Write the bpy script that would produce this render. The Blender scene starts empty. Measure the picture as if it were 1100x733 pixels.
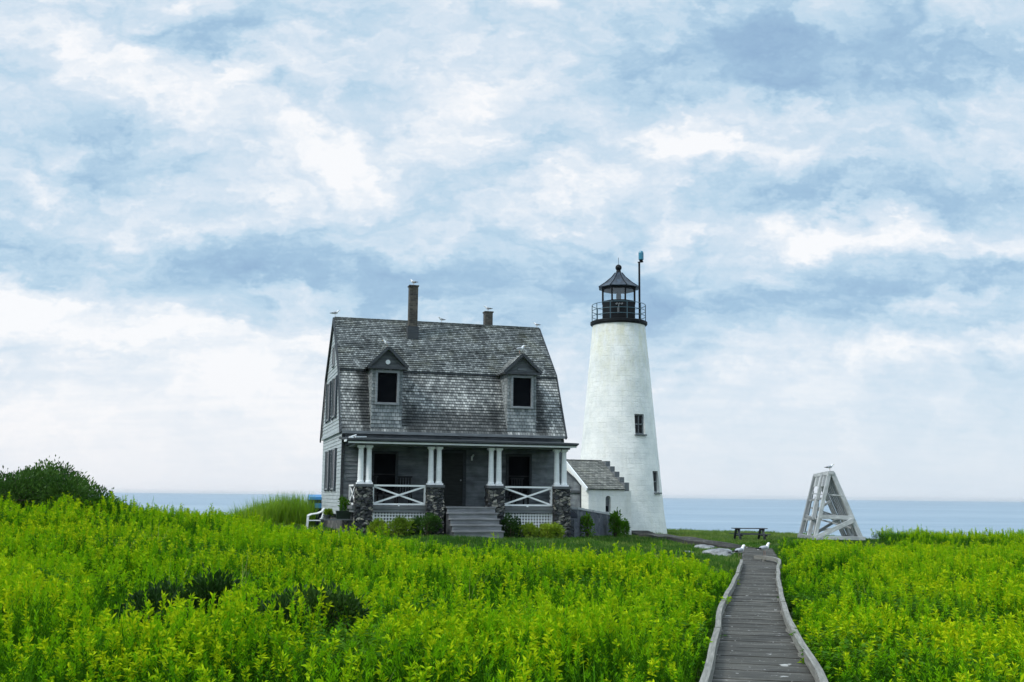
import bpy, bmesh, math, random
from mathutils import Vector, Matrix, noise as mnoise
random.seed(7)
R = math.radians
S = bpy.context.scene
COL = S.collection
V = Vector

# ------------------------------------------------------------------ helpers
class MB:
    """collects faces for ONE mesh"""
    def __init__(s): s.v = []; s.f = []; s.uv = []; s.m = []
    def face(s, pts, uv=None, m=0):
        i = len(s.v); pts = [V(p) for p in pts]
        s.v += pts; s.f.append(tuple(range(i, i + len(pts)))); s.m.append(m)
        if uv is None:
            n = (pts[1] - pts[0]).cross(pts[2] - pts[0])
            a = [abs(c) for c in n]
            k = a.index(max(a))
            uv = [((p.x, p.y) if k == 2 else (p.x, p.z) if k == 1 else (p.y, p.z)) for p in pts]
        s.uv.append(uv)
    def hexa(s, c, m=0):
        """8 corners: bottom ring 0-3 (ccw from above), top ring 4-7"""
        for q in ((3,2,1,0),(4,5,6,7),(0,1,5,4),(1,2,6,5),(2,3,7,6),(3,0,4,7)):
            s.face([c[i] for i in q], None, m)
    def box(s, x0, x1, y0, y1, z0, z1, m=0):
        s.hexa([V((x0,y0,z0)),V((x1,y0,z0)),V((x1,y1,z0)),V((x0,y1,z0)),V((x0,y0,z1)),V((x1,y0,z1)),V((x1,y1,z1)),V((x0,y1,z1))], m)
    def beam(s, a, b, w, h, up=(0,0,1), m=0):
        a = V(a); b = V(b); d = (b - a); L = d.length; d.normalize(); up = V(up)
        if abs(d.dot(up)) > .98: up = V((1,0,0))
        x = d.cross(up).normalized(); z = x.cross(d).normalized()
        o = random.random() * 7
        c = []
        for p in (a, b):
            c.append([p - x*w/2 - z*h/2, p + x*w/2 - z*h/2, p + x*w/2 + z*h/2, p - x*w/2 + z*h/2])
        for i in range(4):
            j = (i + 1) % 4; t = (w, h, w, h)[i]
            s.face([c[0][i], c[0][j], c[1][j], c[1][i]], [(o, o + i), (o, o + i + t), (o + L, o + i + t), (o + L, o + i)], m)
        s.face(c[0][::-1], None, m); s.face(c[1], None, m)
    def tube(s, pts, rad, n=8, m=0, cap=True):
        pts = [V(p) for p in pts]
        if not isinstance(rad, (list, tuple)): rad = [rad] * len(pts)
        rings = []; px = None
        for i, p in enumerate(pts):
            d = (pts[min(i+1, len(pts)-1)] - pts[max(i-1, 0)]).normalized()
            if px is None:
                up = V((0,0,1)) if abs(d.z) < .95 else V((1,0,0))
                px = d.cross(up).normalized()
            px = (px - d * px.dot(d)).normalized(); py = d.cross(px)
            i0 = len(s.v)
            for k in range(n):
                a = 2*math.pi*k/n
                s.v.append(p + (px*math.cos(a) + py*math.sin(a)) * rad[i])
            rings.append(i0)
        for r0, r1 in zip(rings, rings[1:]):
            for k in range(n):
                k2 = (k+1) % n
                s.f.append((r0+k, r0+k2, r1+k2, r1+k)); s.m.append(m)
                s.uv.append([(k/n, 0), ((k+1)/n, 0), ((k+1)/n, 1), (k/n, 1)])
        if cap:
            s.f.append(tuple(rings[0]+k for k in range(n))[::-1]); s.m.append(m); s.uv.append([(0,0)]*n)
            s.f.append(tuple(rings[-1]+k for k in range(n))); s.m.append(m); s.uv.append([(0,0)]*n)
    def lathe(s, prof, n=32, c=(0,0,0), m=0, a0=0):
        """prof: (r, z) from bottom to top"""
        c = V(c); rows = []
        for r, z in prof:
            i0 = len(s.v)
            for k in range(n):
                a = a0 + 2*math.pi*k/n
                s.v.append(c + V((r*math.cos(a), r*math.sin(a), z)))
            rows.append(i0)
        for (r0, p0), (r1, p1) in zip(zip(rows, prof), zip(rows[1:], prof[1:])):
            for k in range(n):
                k2 = (k+1) % n
                s.f.append((r0+k, r0+k2, r1+k2, r1+k)); s.m.append(m)
                u0, u1 = 2*math.pi*k/n*p0[0], 2*math.pi*(k+1)/n*p0[0]
                s.uv.append([(u0, p0[1]), (u1, p0[1]), (u1, p1[1]), (u0, p1[1])])
        s.f.append(tuple(rows[0]+k for k in range(n))[::-1]); s.m.append(m); s.uv.append([(0,0)]*n)
        s.f.append(tuple(rows[-1]+k for k in range(n))); s.m.append(m); s.uv.append([(0,0)]*n)
    def build(s, name, mats, parent=None, smooth=False, bevel=0):
        me = bpy.data.meshes.new(name)
        me.from_pydata([tuple(p) for p in s.v], [], s.f)
        if not isinstance(mats, (list, tuple)): mats = [mats]
        for mm in mats: me.materials.append(mm)
        me.polygons.foreach_set('material_index', s.m)
        ul = me.uv_layers.new(name='UVMap')
        flat = []
        for u in s.uv:
            for a in u: flat += [a[0], a[1]]
        ul.data.foreach_set('uv', flat)
        if smooth: me.polygons.foreach_set('use_smooth', [True]*len(s.f))
        me.update()
        o = bpy.data.objects.new(name, me); COL.objects.link(o)
        if parent: o.parent = parent
        if bevel:
            # weld the loose faces first so that the bevel finds the edges
            w = o.modifiers.new('weld', 'WELD'); w.merge_threshold = .0005
            b = o.modifiers.new('bevel', 'BEVEL'); b.width = bevel; b.segments = 2; b.limit_method = 'ANGLE'
        return o

def tag(o, label=None, cat=None, group=None, kind=None):
    if label: o['label'] = label
    if cat: o['category'] = cat
    if group: o['group'] = group
    if kind: o['kind'] = kind
    return o

def empty(name, loc, rz=0, label=None, cat=None, group=None):
    o = bpy.data.objects.new(name, None); COL.objects.link(o)
    o.location = loc; o.rotation_euler = (0, 0, rz); o.empty_display_size = .3
    return tag(o, label, cat, group)

def sm(a, b, x):
    t = max(0., min(1., (x - a) / (b - a))); return t*t*(3-2*t)

def lerp_poly(pts, t):
    """pts: (key, value) ascending in key"""
    if t <= pts[0][0]: return pts[0][1]
    for (a, va), (b, vb) in zip(pts, pts[1:]):
        if t <= b: return va + (vb - va) * (t - a) / (b - a)
    return pts[-1][1]

# ------------------------------------------------------------------ materials
class NT:
    def __init__(s, mat):
        s.t = mat.node_tree; s.t.nodes.clear()
    def n(s, typ, **kw):
        nd = s.t.nodes.new(typ)
        for k, v in kw.items():
            if k.startswith('i_'):
                key = k[2:].replace('_', ' ')
                nd.inputs[int(key) if key.isdigit() else key].default_value = v
            else: setattr(nd, k, v)
        return nd
    def l(s, a, b): s.t.links.new(a, b)
    def put(s, sock, v):
        if hasattr(v, 'is_output'): s.l(v, sock)
        else: sock.default_value = v
    def math(s, op, a, b=0., c=None):
        nd = s.n('ShaderNodeMath', operation=op)
        s.put(nd.inputs[0], a); s.put(nd.inputs[1], b)
        if c is not None: s.put(nd.inputs[2], c)
        return nd.outputs[0]
    def vmath(s, op, a, b=None, c=None):
        nd = s.n('ShaderNodeVectorMath', operation=op)
        s.put(nd.inputs[0], a)
        if b is not None: s.put(nd.inputs[1], b)
        if c is not None: s.put(nd.inputs[2], c)
        return nd.outputs['Value'] if op in ('DOT_PRODUCT', 'LENGTH') else nd.outputs[0]
    def noise(s, vec, scale, detail=4, rough=.55, col=False):
        nd = s.n('ShaderNodeTexNoise')
        s.put(nd.inputs['Vector'], vec); nd.inputs['Scale'].default_value = scale
        nd.inputs['Detail'].default_value = detail; nd.inputs['Roughness'].default_value = rough
        return nd.outputs['Color' if col else 'Fac']
    def ramp(s, fac, stops, interp='LINEAR'):
        nd = s.n('ShaderNodeValToRGB'); nd.color_ramp.interpolation = interp
        e = nd.color_ramp.elements
        while len(e) < len(stops): e.new(.5)
        for x, (p, c) in zip(e, stops):
            x.position = p
            x.color = (c, c, c, 1) if isinstance(c, (int, float)) else (*c, 1)
        s.put(nd.inputs[0], fac); return nd.outputs[0]
    def mix(s, fac, a, b, mode='MIX'):
        nd = s.n('ShaderNodeMix', data_type='RGBA', blend_type=mode)
        s.put(nd.inputs[0], fac)
        for k, v in ((6, a), (7, b)):
            if isinstance(v, (tuple, list)) and len(v) == 3: v = (*v, 1)
            s.put(nd.inputs[k], v)
        return nd.outputs[2]
    def remap(s, v, a, b, c=0., d=1.):
        nd = s.n('ShaderNodeMapRange'); s.put(nd.inputs[0], v)
        for i, q in enumerate((a, b, c, d)): nd.inputs[1+i].default_value = q
        return nd.outputs[0]
    def map(s, vec, scale=(1,1,1), loc=(0,0,0), rot=(0,0,0)):
        nd = s.n('ShaderNodeMapping'); s.put(nd.inputs[0], vec)
        nd.inputs['Scale'].default_value = scale; nd.inputs['Location'].default_value = loc; nd.inputs['Rotation'].default_value = rot
        return nd.outputs[0]
    def surf(s, color, rough=.8, spec=.3, bump=None, bstr=.3, bdist=.01, metallic=0.):
        p = s.n('ShaderNodeBsdfPrincipled')
        if isinstance(color, (tuple, list)): color = (*color[:3], 1)
        s.put(p.inputs['Base Color'], color); s.put(p.inputs['Roughness'], rough)
        p.inputs['Specular IOR Level'].default_value = spec; p.inputs['Metallic'].default_value = metallic
        if bump is not None:
            b = s.n('ShaderNodeBump'); b.inputs['Strength'].default_value = bstr; b.inputs['Distance'].default_value = bdist
            s.l(bump, b.inputs['Height']); s.l(b.outputs[0], p.inputs['Normal'])
        o = s.n('ShaderNodeOutputMaterial'); s.l(p.outputs[0], o.inputs[0])
        return p

def mat(name):
    m = bpy.data.materials.new(name); m.use_nodes = True
    return m, NT(m)

def coords(t):
    tc = t.n('ShaderNodeTexCoord'); return tc.outputs['Object'], tc.outputs['UV']

def m_wood(name, dark, light, scale=3., stretch=14., rough=.85, dirt=.35, dirtcol=(.05,.05,.05)):
    m, t = mat(name); ob, uv = coords(t)
    st = t.map(uv, (scale, scale*stretch, 1))
    g = t.noise(st, 1., 5, .6)
    big = t.noise(ob, 1.7, 4, .6)
    c = t.mix(t.remap(g, .3, .7), dark, light)
    c = t.mix(t.remap(big, .42, .75, 0, dirt), c, dirtcol)
    t.surf(c, rough, .25, g, .4, .006)
    return m

def m_shingle(name, dark, mid, light, stain=.6, lichen=.0, row=.13, wid=.14, light_amt=.5, seed=0., dark_band=False):
    """weathered wood shingles; UV in metres"""
    m, t = mat(name); ob, uv = coords(t)
    wob = t.noise(ob, 6., 2, .5, True)
    uv2 = t.vmath('MULTIPLY_ADD', wob, (.02, .012, 0), uv)
    br = t.n('ShaderNodeTexBrick'); t.l(uv2, br.inputs['Vector'])
    br.inputs['Scale'].default_value = 1.; br.inputs['Mortar Size'].default_value = .007
    br.inputs['Brick Width'].default_value = wid; br.inputs['Row Height'].default_value = row
    br.inputs['Color1'].default_value = (0,0,0,1); br.inputs['Color2'].default_value = (1,1,1,1)
    br.inputs['Mortar'].default_value = (.5,.5,.5,1); br.inputs['Bias'].default_value = -.1
    fine = t.noise(t.map(uv, (30, 5, 1)), 1., 3, .7)
    v = t.math('ADD', t.math('MULTIPLY', br.outputs['Color'], .5), t.math('MULTIPLY', fine, .65))
    big = t.noise(t.map(ob, (1, 1, 1), (seed, 0, 0)), .75, 4, .6)
    v = t.math('ADD', v, t.math('MULTIPLY', t.math('SUBTRACT', big, .5), light_amt))
    streak = t.noise(t.map(ob, (5, 5, .55), (seed, 2, 3)), 1., 4, .65)
    v = t.math('ADD', v, t.math('MULTIPLY', t.math('SUBTRACT', streak, .5), .55))
    c = t.ramp(v, [(.1, dark), (.5, mid), (.95, light)])
    st = t.noise(t.map(ob, (1.3, 1.3, .5), (3+seed, 1, 2)), 1., 5, .65)
    c = t.mix(t.remap(st, .53, .72, 0, stain), c, tuple(x*.35 for x in dark))
    if lichen:
        li = t.noise(t.map(ob, (1,1,1), (7+seed,4,1)), 1.1, 6, .7)
        c = t.mix(t.remap(li, .5, .75, 0, lichen), c, (.17, .165, .075))
    if dark_band:
        # darker ragged band along the foot of the slope and beside the dormers
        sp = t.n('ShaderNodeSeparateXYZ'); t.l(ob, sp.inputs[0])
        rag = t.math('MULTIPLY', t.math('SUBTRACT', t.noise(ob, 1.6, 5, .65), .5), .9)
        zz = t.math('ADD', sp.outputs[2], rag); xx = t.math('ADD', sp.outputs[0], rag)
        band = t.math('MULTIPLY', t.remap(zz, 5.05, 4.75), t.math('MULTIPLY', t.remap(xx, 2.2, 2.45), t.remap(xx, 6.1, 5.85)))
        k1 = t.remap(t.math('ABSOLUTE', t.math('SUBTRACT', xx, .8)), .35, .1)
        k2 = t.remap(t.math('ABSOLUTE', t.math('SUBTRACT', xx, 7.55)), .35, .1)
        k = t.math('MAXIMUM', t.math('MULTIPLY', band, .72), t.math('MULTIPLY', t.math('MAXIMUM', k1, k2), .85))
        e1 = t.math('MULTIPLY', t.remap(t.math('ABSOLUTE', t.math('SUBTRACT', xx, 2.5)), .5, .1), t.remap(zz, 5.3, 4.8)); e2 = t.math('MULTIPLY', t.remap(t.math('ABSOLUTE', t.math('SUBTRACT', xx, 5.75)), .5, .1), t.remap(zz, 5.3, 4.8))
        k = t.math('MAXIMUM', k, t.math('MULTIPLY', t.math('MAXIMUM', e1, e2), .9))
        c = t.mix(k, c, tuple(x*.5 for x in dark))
    c = t.mix(t.math('MULTIPLY', br.outputs['Fac'], .8), c, tuple(x*.3 for x in dark))
    h = t.math('SUBTRACT', t.math('MULTIPLY', br.outputs['Color'], .6), br.outputs['Fac'])
    t.surf(c, .88, .2, h, .5, .012)
    return m

def m_plain(name, col, rough=.6, spec=.4, var=.2, nscale=4., metallic=0.):
    m, t = mat(name); ob, uv = coords(t)
    n = t.noise(ob, nscale, 4, .6)
    c = t.mix(t.remap(n, .3, .7, 0, var), col, tuple(x*.55 for x in col))
    t.surf(c, rough, spec, n, .1, .005, metallic)
    return m

def m_rubble(name, cols, scale=5., mortar=(.12,.12,.115)):
    m, t = mat(name); ob, uv = coords(t)
    w = t.vmath('MULTIPLY_ADD', t.noise(ob, 5., 2, .5, True), (.09,.09,.09), t.map(ob, (1,1,1.5)))
    vo = t.n('ShaderNodeTexVoronoi', feature='F1'); t.l(w, vo.inputs['Vector']); vo.inputs['Scale'].default_value = scale
    ve = t.n('ShaderNodeTexVoronoi', feature='DISTANCE_TO_EDGE'); t.l(w, ve.inputs['Vector']); ve.inputs['Scale'].default_value = scale
    sp = t.n('ShaderNodeSeparateColor'); t.l(vo.outputs['Color'], sp.inputs[0])
    n = t.noise(ob, 14., 4, .6)
    v = t.math('ADD', t.math('MULTIPLY', sp.outputs[0], .8), t.math('MULTIPLY', n, .3))
    k = len(cols)
    c = t.ramp(v, [(.1 + .85*i/(k-1), cc) for i, cc in enumerate(cols)])
    e = t.remap(ve.outputs['Distance'], .02, .07, 0, 1)
    c = t.mix(e, mortar, c)
    t.surf(c, .9, .2, e, .8, .03)
    return m

def m_leaf(name, dark, mid, light, patch=.35, trans=.35, rough=.5, spec=.12):
    """leaf with colour varying plant by plant and patch by patch"""
    m, t = mat(name)
    geo = t.n('ShaderNodeNewGeometry'); oi = t.n('ShaderNodeObjectInfo')
    pn = t.noise(geo.outputs['Position'], patch, 4, .6)
    ri = geo.outputs['Random Per Island']
    v = t.math('ADD', t.math('MULTIPLY', ri, .35), t.math('MULTIPLY', oi.outputs['Random'], .3))
    v = t.math('ADD', v, t.remap(pn, .32, .68, -.25, .6))
    c = t.ramp(v, [(.05, dark), (.5, mid), (1., light)])
    p = t.n('ShaderNodeBsdfPrincipled'); t.l(c, p.inputs['Base Color'])
    p.inputs['Roughness'].default_value = rough; p.inputs['Specular IOR Level'].default_value = spec
    tr = t.n('ShaderNodeBsdfTranslucent'); t.l(t.mix(.3, c, light), tr.inputs[0])
    mx = t.n('ShaderNodeMixShader'); mx.inputs[0].default_value = trans
    t.l(p.outputs[0], mx.inputs[1]); t.l(tr.outputs[0], mx.inputs[2])
    o = t.n('ShaderNodeOutputMaterial'); t.l(mx.outputs[0], o.inputs[0])
    return m

def g(r8, g8, b8, k=1.):
    f = lambda c: ((c/255+.055)/1.055)**2.4 if c > 10 else c/255/12.92
    return (f(r8)*k, f(g8)*k, f(b8)*k)

M = {}
M['shingle_top'] = m_shingle('shingle_roof', (.032,.038,.04), (.135,.15,.15), (.36,.385,.38), .6, .35, .125, .1, .95)
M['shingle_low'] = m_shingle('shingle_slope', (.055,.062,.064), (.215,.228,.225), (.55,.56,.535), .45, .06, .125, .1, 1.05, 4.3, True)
M['shingle_pale'] = m_shingle('shingle_pale', (.09,.105,.11), (.21,.235,.24), (.42,.44,.43), .45, .1, light_amt=.6, seed=9.)
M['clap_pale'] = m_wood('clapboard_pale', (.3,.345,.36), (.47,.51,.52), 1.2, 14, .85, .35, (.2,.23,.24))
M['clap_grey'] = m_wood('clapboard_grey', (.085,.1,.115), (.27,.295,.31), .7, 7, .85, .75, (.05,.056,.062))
M['trim_dark'] = m_wood('trim_dark', (.03,.036,.042), (.07,.08,.088), 2, 10)
M['trim_grey'] = m_wood('trim_grey', (.11,.125,.135), (.22,.24,.25), 2, 10)
M['shutter'] = m_wood('shutter_paint', (.02,.03,.04), (.045,.06,.075), 2, 10)
M['gable_wood'] = m_wood('gable_wood', (.06,.068,.075), (.15,.165,.17), 1.5, 9)
M['win_frame'] = m_wood('window_frame', (.17,.19,.2), (.3,.32,.33), 2, 10, dirt=.2)
M['white'] = m_wood('paint_white', (.74,.77,.78), (.86,.88,.88), 2, 6, .6, .25, (.45,.47,.46))
M['step'] = m_wood('step_wood', (.13,.14,.15), (.27,.28,.29), 1.2, 12)
M['floorwood'] = m_wood('porch_floor', (.09,.1,.105), (.18,.19,.2), 1.2, 12)
M['deckwood'] = None
M['dark'] = m_plain('dark_interior', (.004,.005,.007), .9, .05, .1)
M['glass_dark'] = m_plain('dark_glass', (.006,.008,.01), .25, .25, .1)
M['door_dark'] = m_wood('door_wood', (.018,.022,.02), (.04,.045,.045), 2, 8)
M['pier'] = m_rubble('pier_stone', [(.012,.014,.017),(.05,.056,.06),(.03,.033,.037),(.13,.132,.122),(.28,.27,.235)], 6.5, (.02,.021,.023))
M['foundation'] = m_rubble('foundation_stone', [(.05,.055,.06),(.14,.14,.135),(.09,.09,.09),(.24,.23,.21)], 4., (.08,.08,.075))
M['wallstone'] = m_rubble('wall_stone', [(.05,.058,.075),(.1,.11,.135),(.075,.085,.105),(.16,.17,.19)], 2.5, (.09,.1,.115))
M['capstone'] = m_plain('capstone', (.42,.44,.45), .9, .2, .4, 6)
M['darkcap'] = m_plain('pier_cap', (.1,.11,.118), .9, .2, .4, 6)
M['black'] = m_plain('black_iron', (.004,.006,.008), .6, .2, .3, 8)
M['rail_iron'] = m_plain('rail_iron', (.03,.085,.115), .4, .5, .4, 8)  # teal tone: blue reflections on the railing put into the iron's colour
M['teal'] = m_plain('teal_lens', (.03,.2,.3), .25, .6, .2, 8)
M['plastic'] = m_plain('white_plastic', (.78,.8,.8), .4, .4, .1, 3)
M['bluebox'] = m_plain('blue_plastic', (.04,.23,.5), .5, .4, .35, 9)
M['navybox'] = m_plain('dark_crate', (.012,.025,.05), .7, .3, .4, 9)
M['driftwood'] = m_wood('driftwood', (.3,.32,.34), (.68,.7,.7), 2.5, 10, .85, .85, (.25,.27,.28))
M['driftdark'] = m_wood('driftwood_grey', (.2,.22,.23), (.38,.4,.41), 2.5, 10, .85, .5, (.1,.11,.12))
M['tablewood'] = m_wood('table_wood', (.04,.045,.05), (.1,.105,.115), 2.5, 10)
M['chairwood'] = m_wood('chair_wood', (.012,.013,.015), (.03,.032,.035), 2.5, 10)
M['pot'] = m_plain('planter_green', (.015,.03,.02), .7, .3, .3, 6)
M['soil'] = m_plain('soil', (.02,.016,.012), .95, .1, .3, 6)

def chimney_mat():
    m, t = mat('chimney_brick'); ob, uv = coords(t)
    br = t.n('ShaderNodeTexBrick'); t.l(uv, br.inputs['Vector']); br.inputs['Scale'].default_value = 1.
    br.inputs['Brick Width'].default_value = .21; br.inputs['Row Height'].default_value = .075; br.inputs['Mortar Size'].default_value = .008
    br.inputs['Color1'].default_value = (.045,.042,.036,1); br.inputs['Color2'].default_value = (.12,.105,.085,1); br.inputs['Mortar'].default_value = (.11,.11,.1,1)
    n = t.noise(ob, 3., 4, .6)
    c = t.mix(t.remap(n, .4, .7, 0, .6), br.outputs['Color'], (.02,.022,.024))
    t.surf(c, .9, .2, br.outputs['Fac'], -.4, .01); return m
M['brick'] = chimney_mat()

def tower_mat(name='whitewashed_stone', yellow=.6):
    m, t = mat(name); ob, uv = coords(t)
    w = t.vmath('MULTIPLY_ADD', t.noise(ob, 2.2, 4, .6, True), (.3,.2,0), uv)
    br = t.n('ShaderNodeTexBrick'); t.l(w, br.inputs['Vector']); br.inputs['Scale'].default_value = 1.
    br.inputs['Brick Width'].default_value = .62; br.inputs['Row Height'].default_value = .27; br.inputs['Mortar Size'].default_value = .02
    br.inputs['Color1'].default_value = (0,0,0,1); br.inputs['Color2'].default_value = (1,1,1,1)
    n1 = t.noise(ob, 1.1, 5, .65); n2 = t.noise(ob, 5., 5, .7); n3 = t.noise(t.map(ob, (2.5, 2.5, .8)), 1., 5, .7)
    c = t.mix(t.math('MULTIPLY', br.outputs['Color'], .1), (.84,.85,.815), (.7,.72,.7))
    c = t.mix(t.remap(n1, .42, .68, 0, .55), c, (.55,.59,.585))
    c = t.mix(t.remap(t.noise(t.map(ob,(1,1,.35),(4,2,0)), 2.2, 6, .7), .5, .72, 0, .35), c, (.62,.62,.52))
    sp = t.n('ShaderNodeSeparateXYZ'); t.l(ob, sp.inputs[0])
    top = t.remap(sp.outputs[2], 6., 10.9, 0, 1)
    ym = t.math('MULTIPLY', top, t.remap(n3, .42, .66, 0, yellow))
    c = t.mix(ym, c, (.62,.6,.38))
    c = t.mix(t.remap(n2, .62, .75, 0, .5), c, (.36,.39,.4))
    c = t.mix(t.math('MULTIPLY', br.outputs['Fac'], .1), c, (.5,.53,.53))
    h = t.math('ADD', t.math('MULTIPLY', n2, .7), t.math('MULTIPLY', br.outputs['Fac'], -.18))
    h = t.math('ADD', h, t.math('MULTIPLY', br.outputs['Color'], .16))
    h = t.math('ADD', h, t.math('MULTIPLY', t.noise(t.map(ob, (1,1,2.2)), 3.2, 5, .65), .6))
    run = t.noise(t.map(ob, (7, 7, .35), (1,5,2)), 1., 4, .6)
    c = t.mix(t.math('MULTIPLY', t.remap(run, .58, .75), .3), c, (.4,.41,.38))
    pock = t.noise(ob, 16., 3, .6)
    c = t.mix(t.remap(pock, .66, .74, 0, .5), c, (.42,.45,.46))
    h = t.math('ADD', h, t.math('MULTIPLY', pock, .5))
    t.surf(c, .85, .2, h, .6, .04); return m
M['tower'] = tower_mat()
M['whitewall'] = tower_mat('whitewash_smooth', 0.)

def glass_mat():
    m, t = mat('lantern_glass')
    a = t.n('ShaderNodeBsdfTransparent'); a.inputs[0].default_value = (.9,.94,.96,1)
    b = t.n('ShaderNodeBsdfGlossy'); b.inputs['Roughness'].default_value = .05; b.inputs[0].default_value = (.9,.9,.9,1)
    mx = t.n('ShaderNodeMixShader'); mx.inputs[0].default_value = .1
    t.l(a.outputs[0], mx.inputs[1]); t.l(b.outputs[0], mx.inputs[2])
    o = t.n('ShaderNodeOutputMaterial'); t.l(mx.outputs[0], o.inputs[0]); return m
M['glass'] = glass_mat()

def roofmetal():
    m, t = mat('lantern_roof_metal'); ob, uv = coords(t)
    n = t.noise(ob, 3.5, 4, .6)
    c = t.mix(t.remap(n, .45, .65), (.01,.017,.028), (.04,.065,.1))
    t.surf(c, .45, .4, n, .2, .01, .2); return m
M['lroof'] = roofmetal()

def boardwalk_mat():
    m, t = mat('boardwalk_planks'); ob, uv = coords(t)
    st = t.map(uv, (2., 30., 1))
    gr = t.noise(st, 1., 5, .65)
    ri = t.n('ShaderNodeNewGeometry').outputs['Random Per Island']
    v = t.math('ADD', t.math('MULTIPLY', gr, .9), t.math('MULTIPLY', ri, .16))
    c = t.ramp(v, [(.2, (.022,.0215,.019)), (.55, (.062,.06,.052)), (.9, (.16,.154,.134))])
    big = t.noise(ob, .9, 5, .6)
    c = t.mix(t.remap(big, .48, .7, 0, .75), c, (.035,.035,.033))
    worn = t.noise(t.map(ob, (1.1, 3.5, 1), (2,5,0)), 1., 6, .7)
    c = t.mix(t.remap(worn, .52, .7, 0, .6), c, (.21,.2,.18))
    sp = t.noise(t.map(ob, (1.2, 1, 1)), 3.2, 4, .55)
    c = t.mix(t.remap(sp, .655, .69, 0, .75), c, (.5,.5,.48))     # droppings left by the gulls
    sp2 = t.noise(ob, 14., 2, .5)
    c = t.mix(t.remap(sp2, .67, .71, 0, .55), c, (.45,.45,.43))
    t.surf(c, .85, .2, gr, .5, .008); return m
M['deckwood'] = boardwalk_mat()
M['kerb'] = m_wood('kerb_timber', (.13,.128,.115), (.3,.295,.265), 2.5, 12, .85, .55, (.11,.11,.1))
M['walkside'] = m_wood('walk_timber', (.025,.025,.026), (.07,.07,.07), 1.5, 10)  # shade on the branch walk's side put into this dark timber colour

def rock_mat():
    m, t = mat('pale_rock'); ob, uv = coords(t)
    n = t.noise(ob, 2.5, 6, .65); n2 = t.noise(ob, 12., 4, .6)
    c = t.ramp(t.math('ADD', t.math('MULTIPLY', n, .7), t.math('MULTIPLY', n2, .3)), [(.35, (.07,.075,.08)), (.5, (.22,.23,.235)), (.72, (.42,.43,.43))])
    t.surf(c, .9, .2, n2, .4, .03); return m
M['rock'] = rock_mat()

def gull_mats():
    return [m_plain('gull_white', (.82,.83,.84), .7, .2, .12, 9), m_plain('gull_grey', (.33,.35,.38), .7, .2, .15, 9),
            m_plain('gull_black', (.012,.012,.014), .6, .3, .1, 9), m_plain('gull_beak', (.6,.38,.05), .5, .3, .1, 9), m_plain('gull_leg', (.5,.3,.24), .6, .3, .1, 9)]
GULL = gull_mats()

# ------------------------------------------------------------------ camera
cam_d = bpy.data.cameras.new('camera'); cam = bpy.data.objects.new('camera', cam_d); COL.objects.link(cam)
cam_d.sensor_width = 36; cam_d.lens = 1150/1100*36; cam_d.clip_start = .05; cam_d.clip_end = 200000
pitch = math.atan(166.3/1150)
cam.matrix_world = Matrix.Translation((0, 0, 1.75)) @ Matrix.Rotation(R(90)+pitch, 4, 'X') @ Matrix.Rotation(.0101, 4, 'Z')
S.camera = cam

# ------------------------------------------------------------------ terrain
LP = [(a, b+.035) for a, b in [(-2,-.6),(0,-.55),(10.14,1.77),(13.95,2.6),(16.73,3.19),(19.3,3.82),(23.65,4.89),(29.41,6.23),(33.08,7.02),(38.6,8.24)]]
RP = [(a, b-.045) for a, b in [(-2,.6),(0,.62),(10.2,2.94),(12.08,3.3),(14.75,3.8),(17.87,4.49),(22.45,5.57),(27.74,6.86),(31.68,7.85),(38.7,9.35)]]
def bl(y): return lerp_poly(LP, y)
def br_(y): return lerp_poly(RP, y)

CP = [(0,-3,-.25),(1.2,5,-.25),(2.36,10,-.25),(4,18,-.25),(6,26,-.25),(8,34,-.22),(8.8,38,-.1),(8.9,40,-.06),
 (-3,5,-.35),(-6,8,-.3),(-3,12,-.2),(-6,14,-.08),(-10,16,.1),(-10,22,.3),(-14,20,.6),(-14,30,1.0),(-11.5,30,.85),(-12.5,25,.85),(-20,28,1.0),(-9,32,.25),(-9.5,35,.25),(-6,31,.22),(-5,25,.1),(-1,20,-.15),
 (0,28,-.14),(-3,31,.02),(3,29,-.25),(-4,29,.08),(4.5,27,-.32),(-25,40,.4),(-14,38,.42),(-10,39,.42),(-8.5,36,.38),
 (-6,36,.33),(-1.5,36,.33),(-4,34.5,.27),(0,35.5,.25),(2,38,.22),(-8,42,.42),(-8,46,.38),(0,46,.2),(3,43,.13),
 (-16,46,-.2),(-22,50,-.8),(-11,50,.3),
 (5,8,-.4),(8,12,-.35),(7,18,-.32),(10,20,-.3),(14,24,-.32),(12,30,-.35),(18,32,-.36),(22,40,-.32),(16,42,-.62),(19,40,-.5),(17,38,-.5),(14,38,-.5),(13.7,46,.0),(13.8,48,.0),(12.8,46.3,0),(14.8,46.3,0),(20,47,-.26),(12,42,-.6),(13.6,43.6,-.75),(15,44,-.6),(12.4,44.2,-.6),(17,46.6,-.15),(22,48,-.3),
 (5.3,34,-.12),(4,38,.02),(6,38,-.1),(5,44,-.02),(3,49,.05),(7,48,-.15),(5.8,55,-.12),(5.8,58,-.14),(3,56,-.1),(9,54,-.35),(11,50,-.5),(13,54,-.62),(13,60,-.6),(20,62,-.6),(8,70,-.5),(16,75,-.6),(10,76,-.55),(0,70,-.5),(11,44,-.2)]
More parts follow.
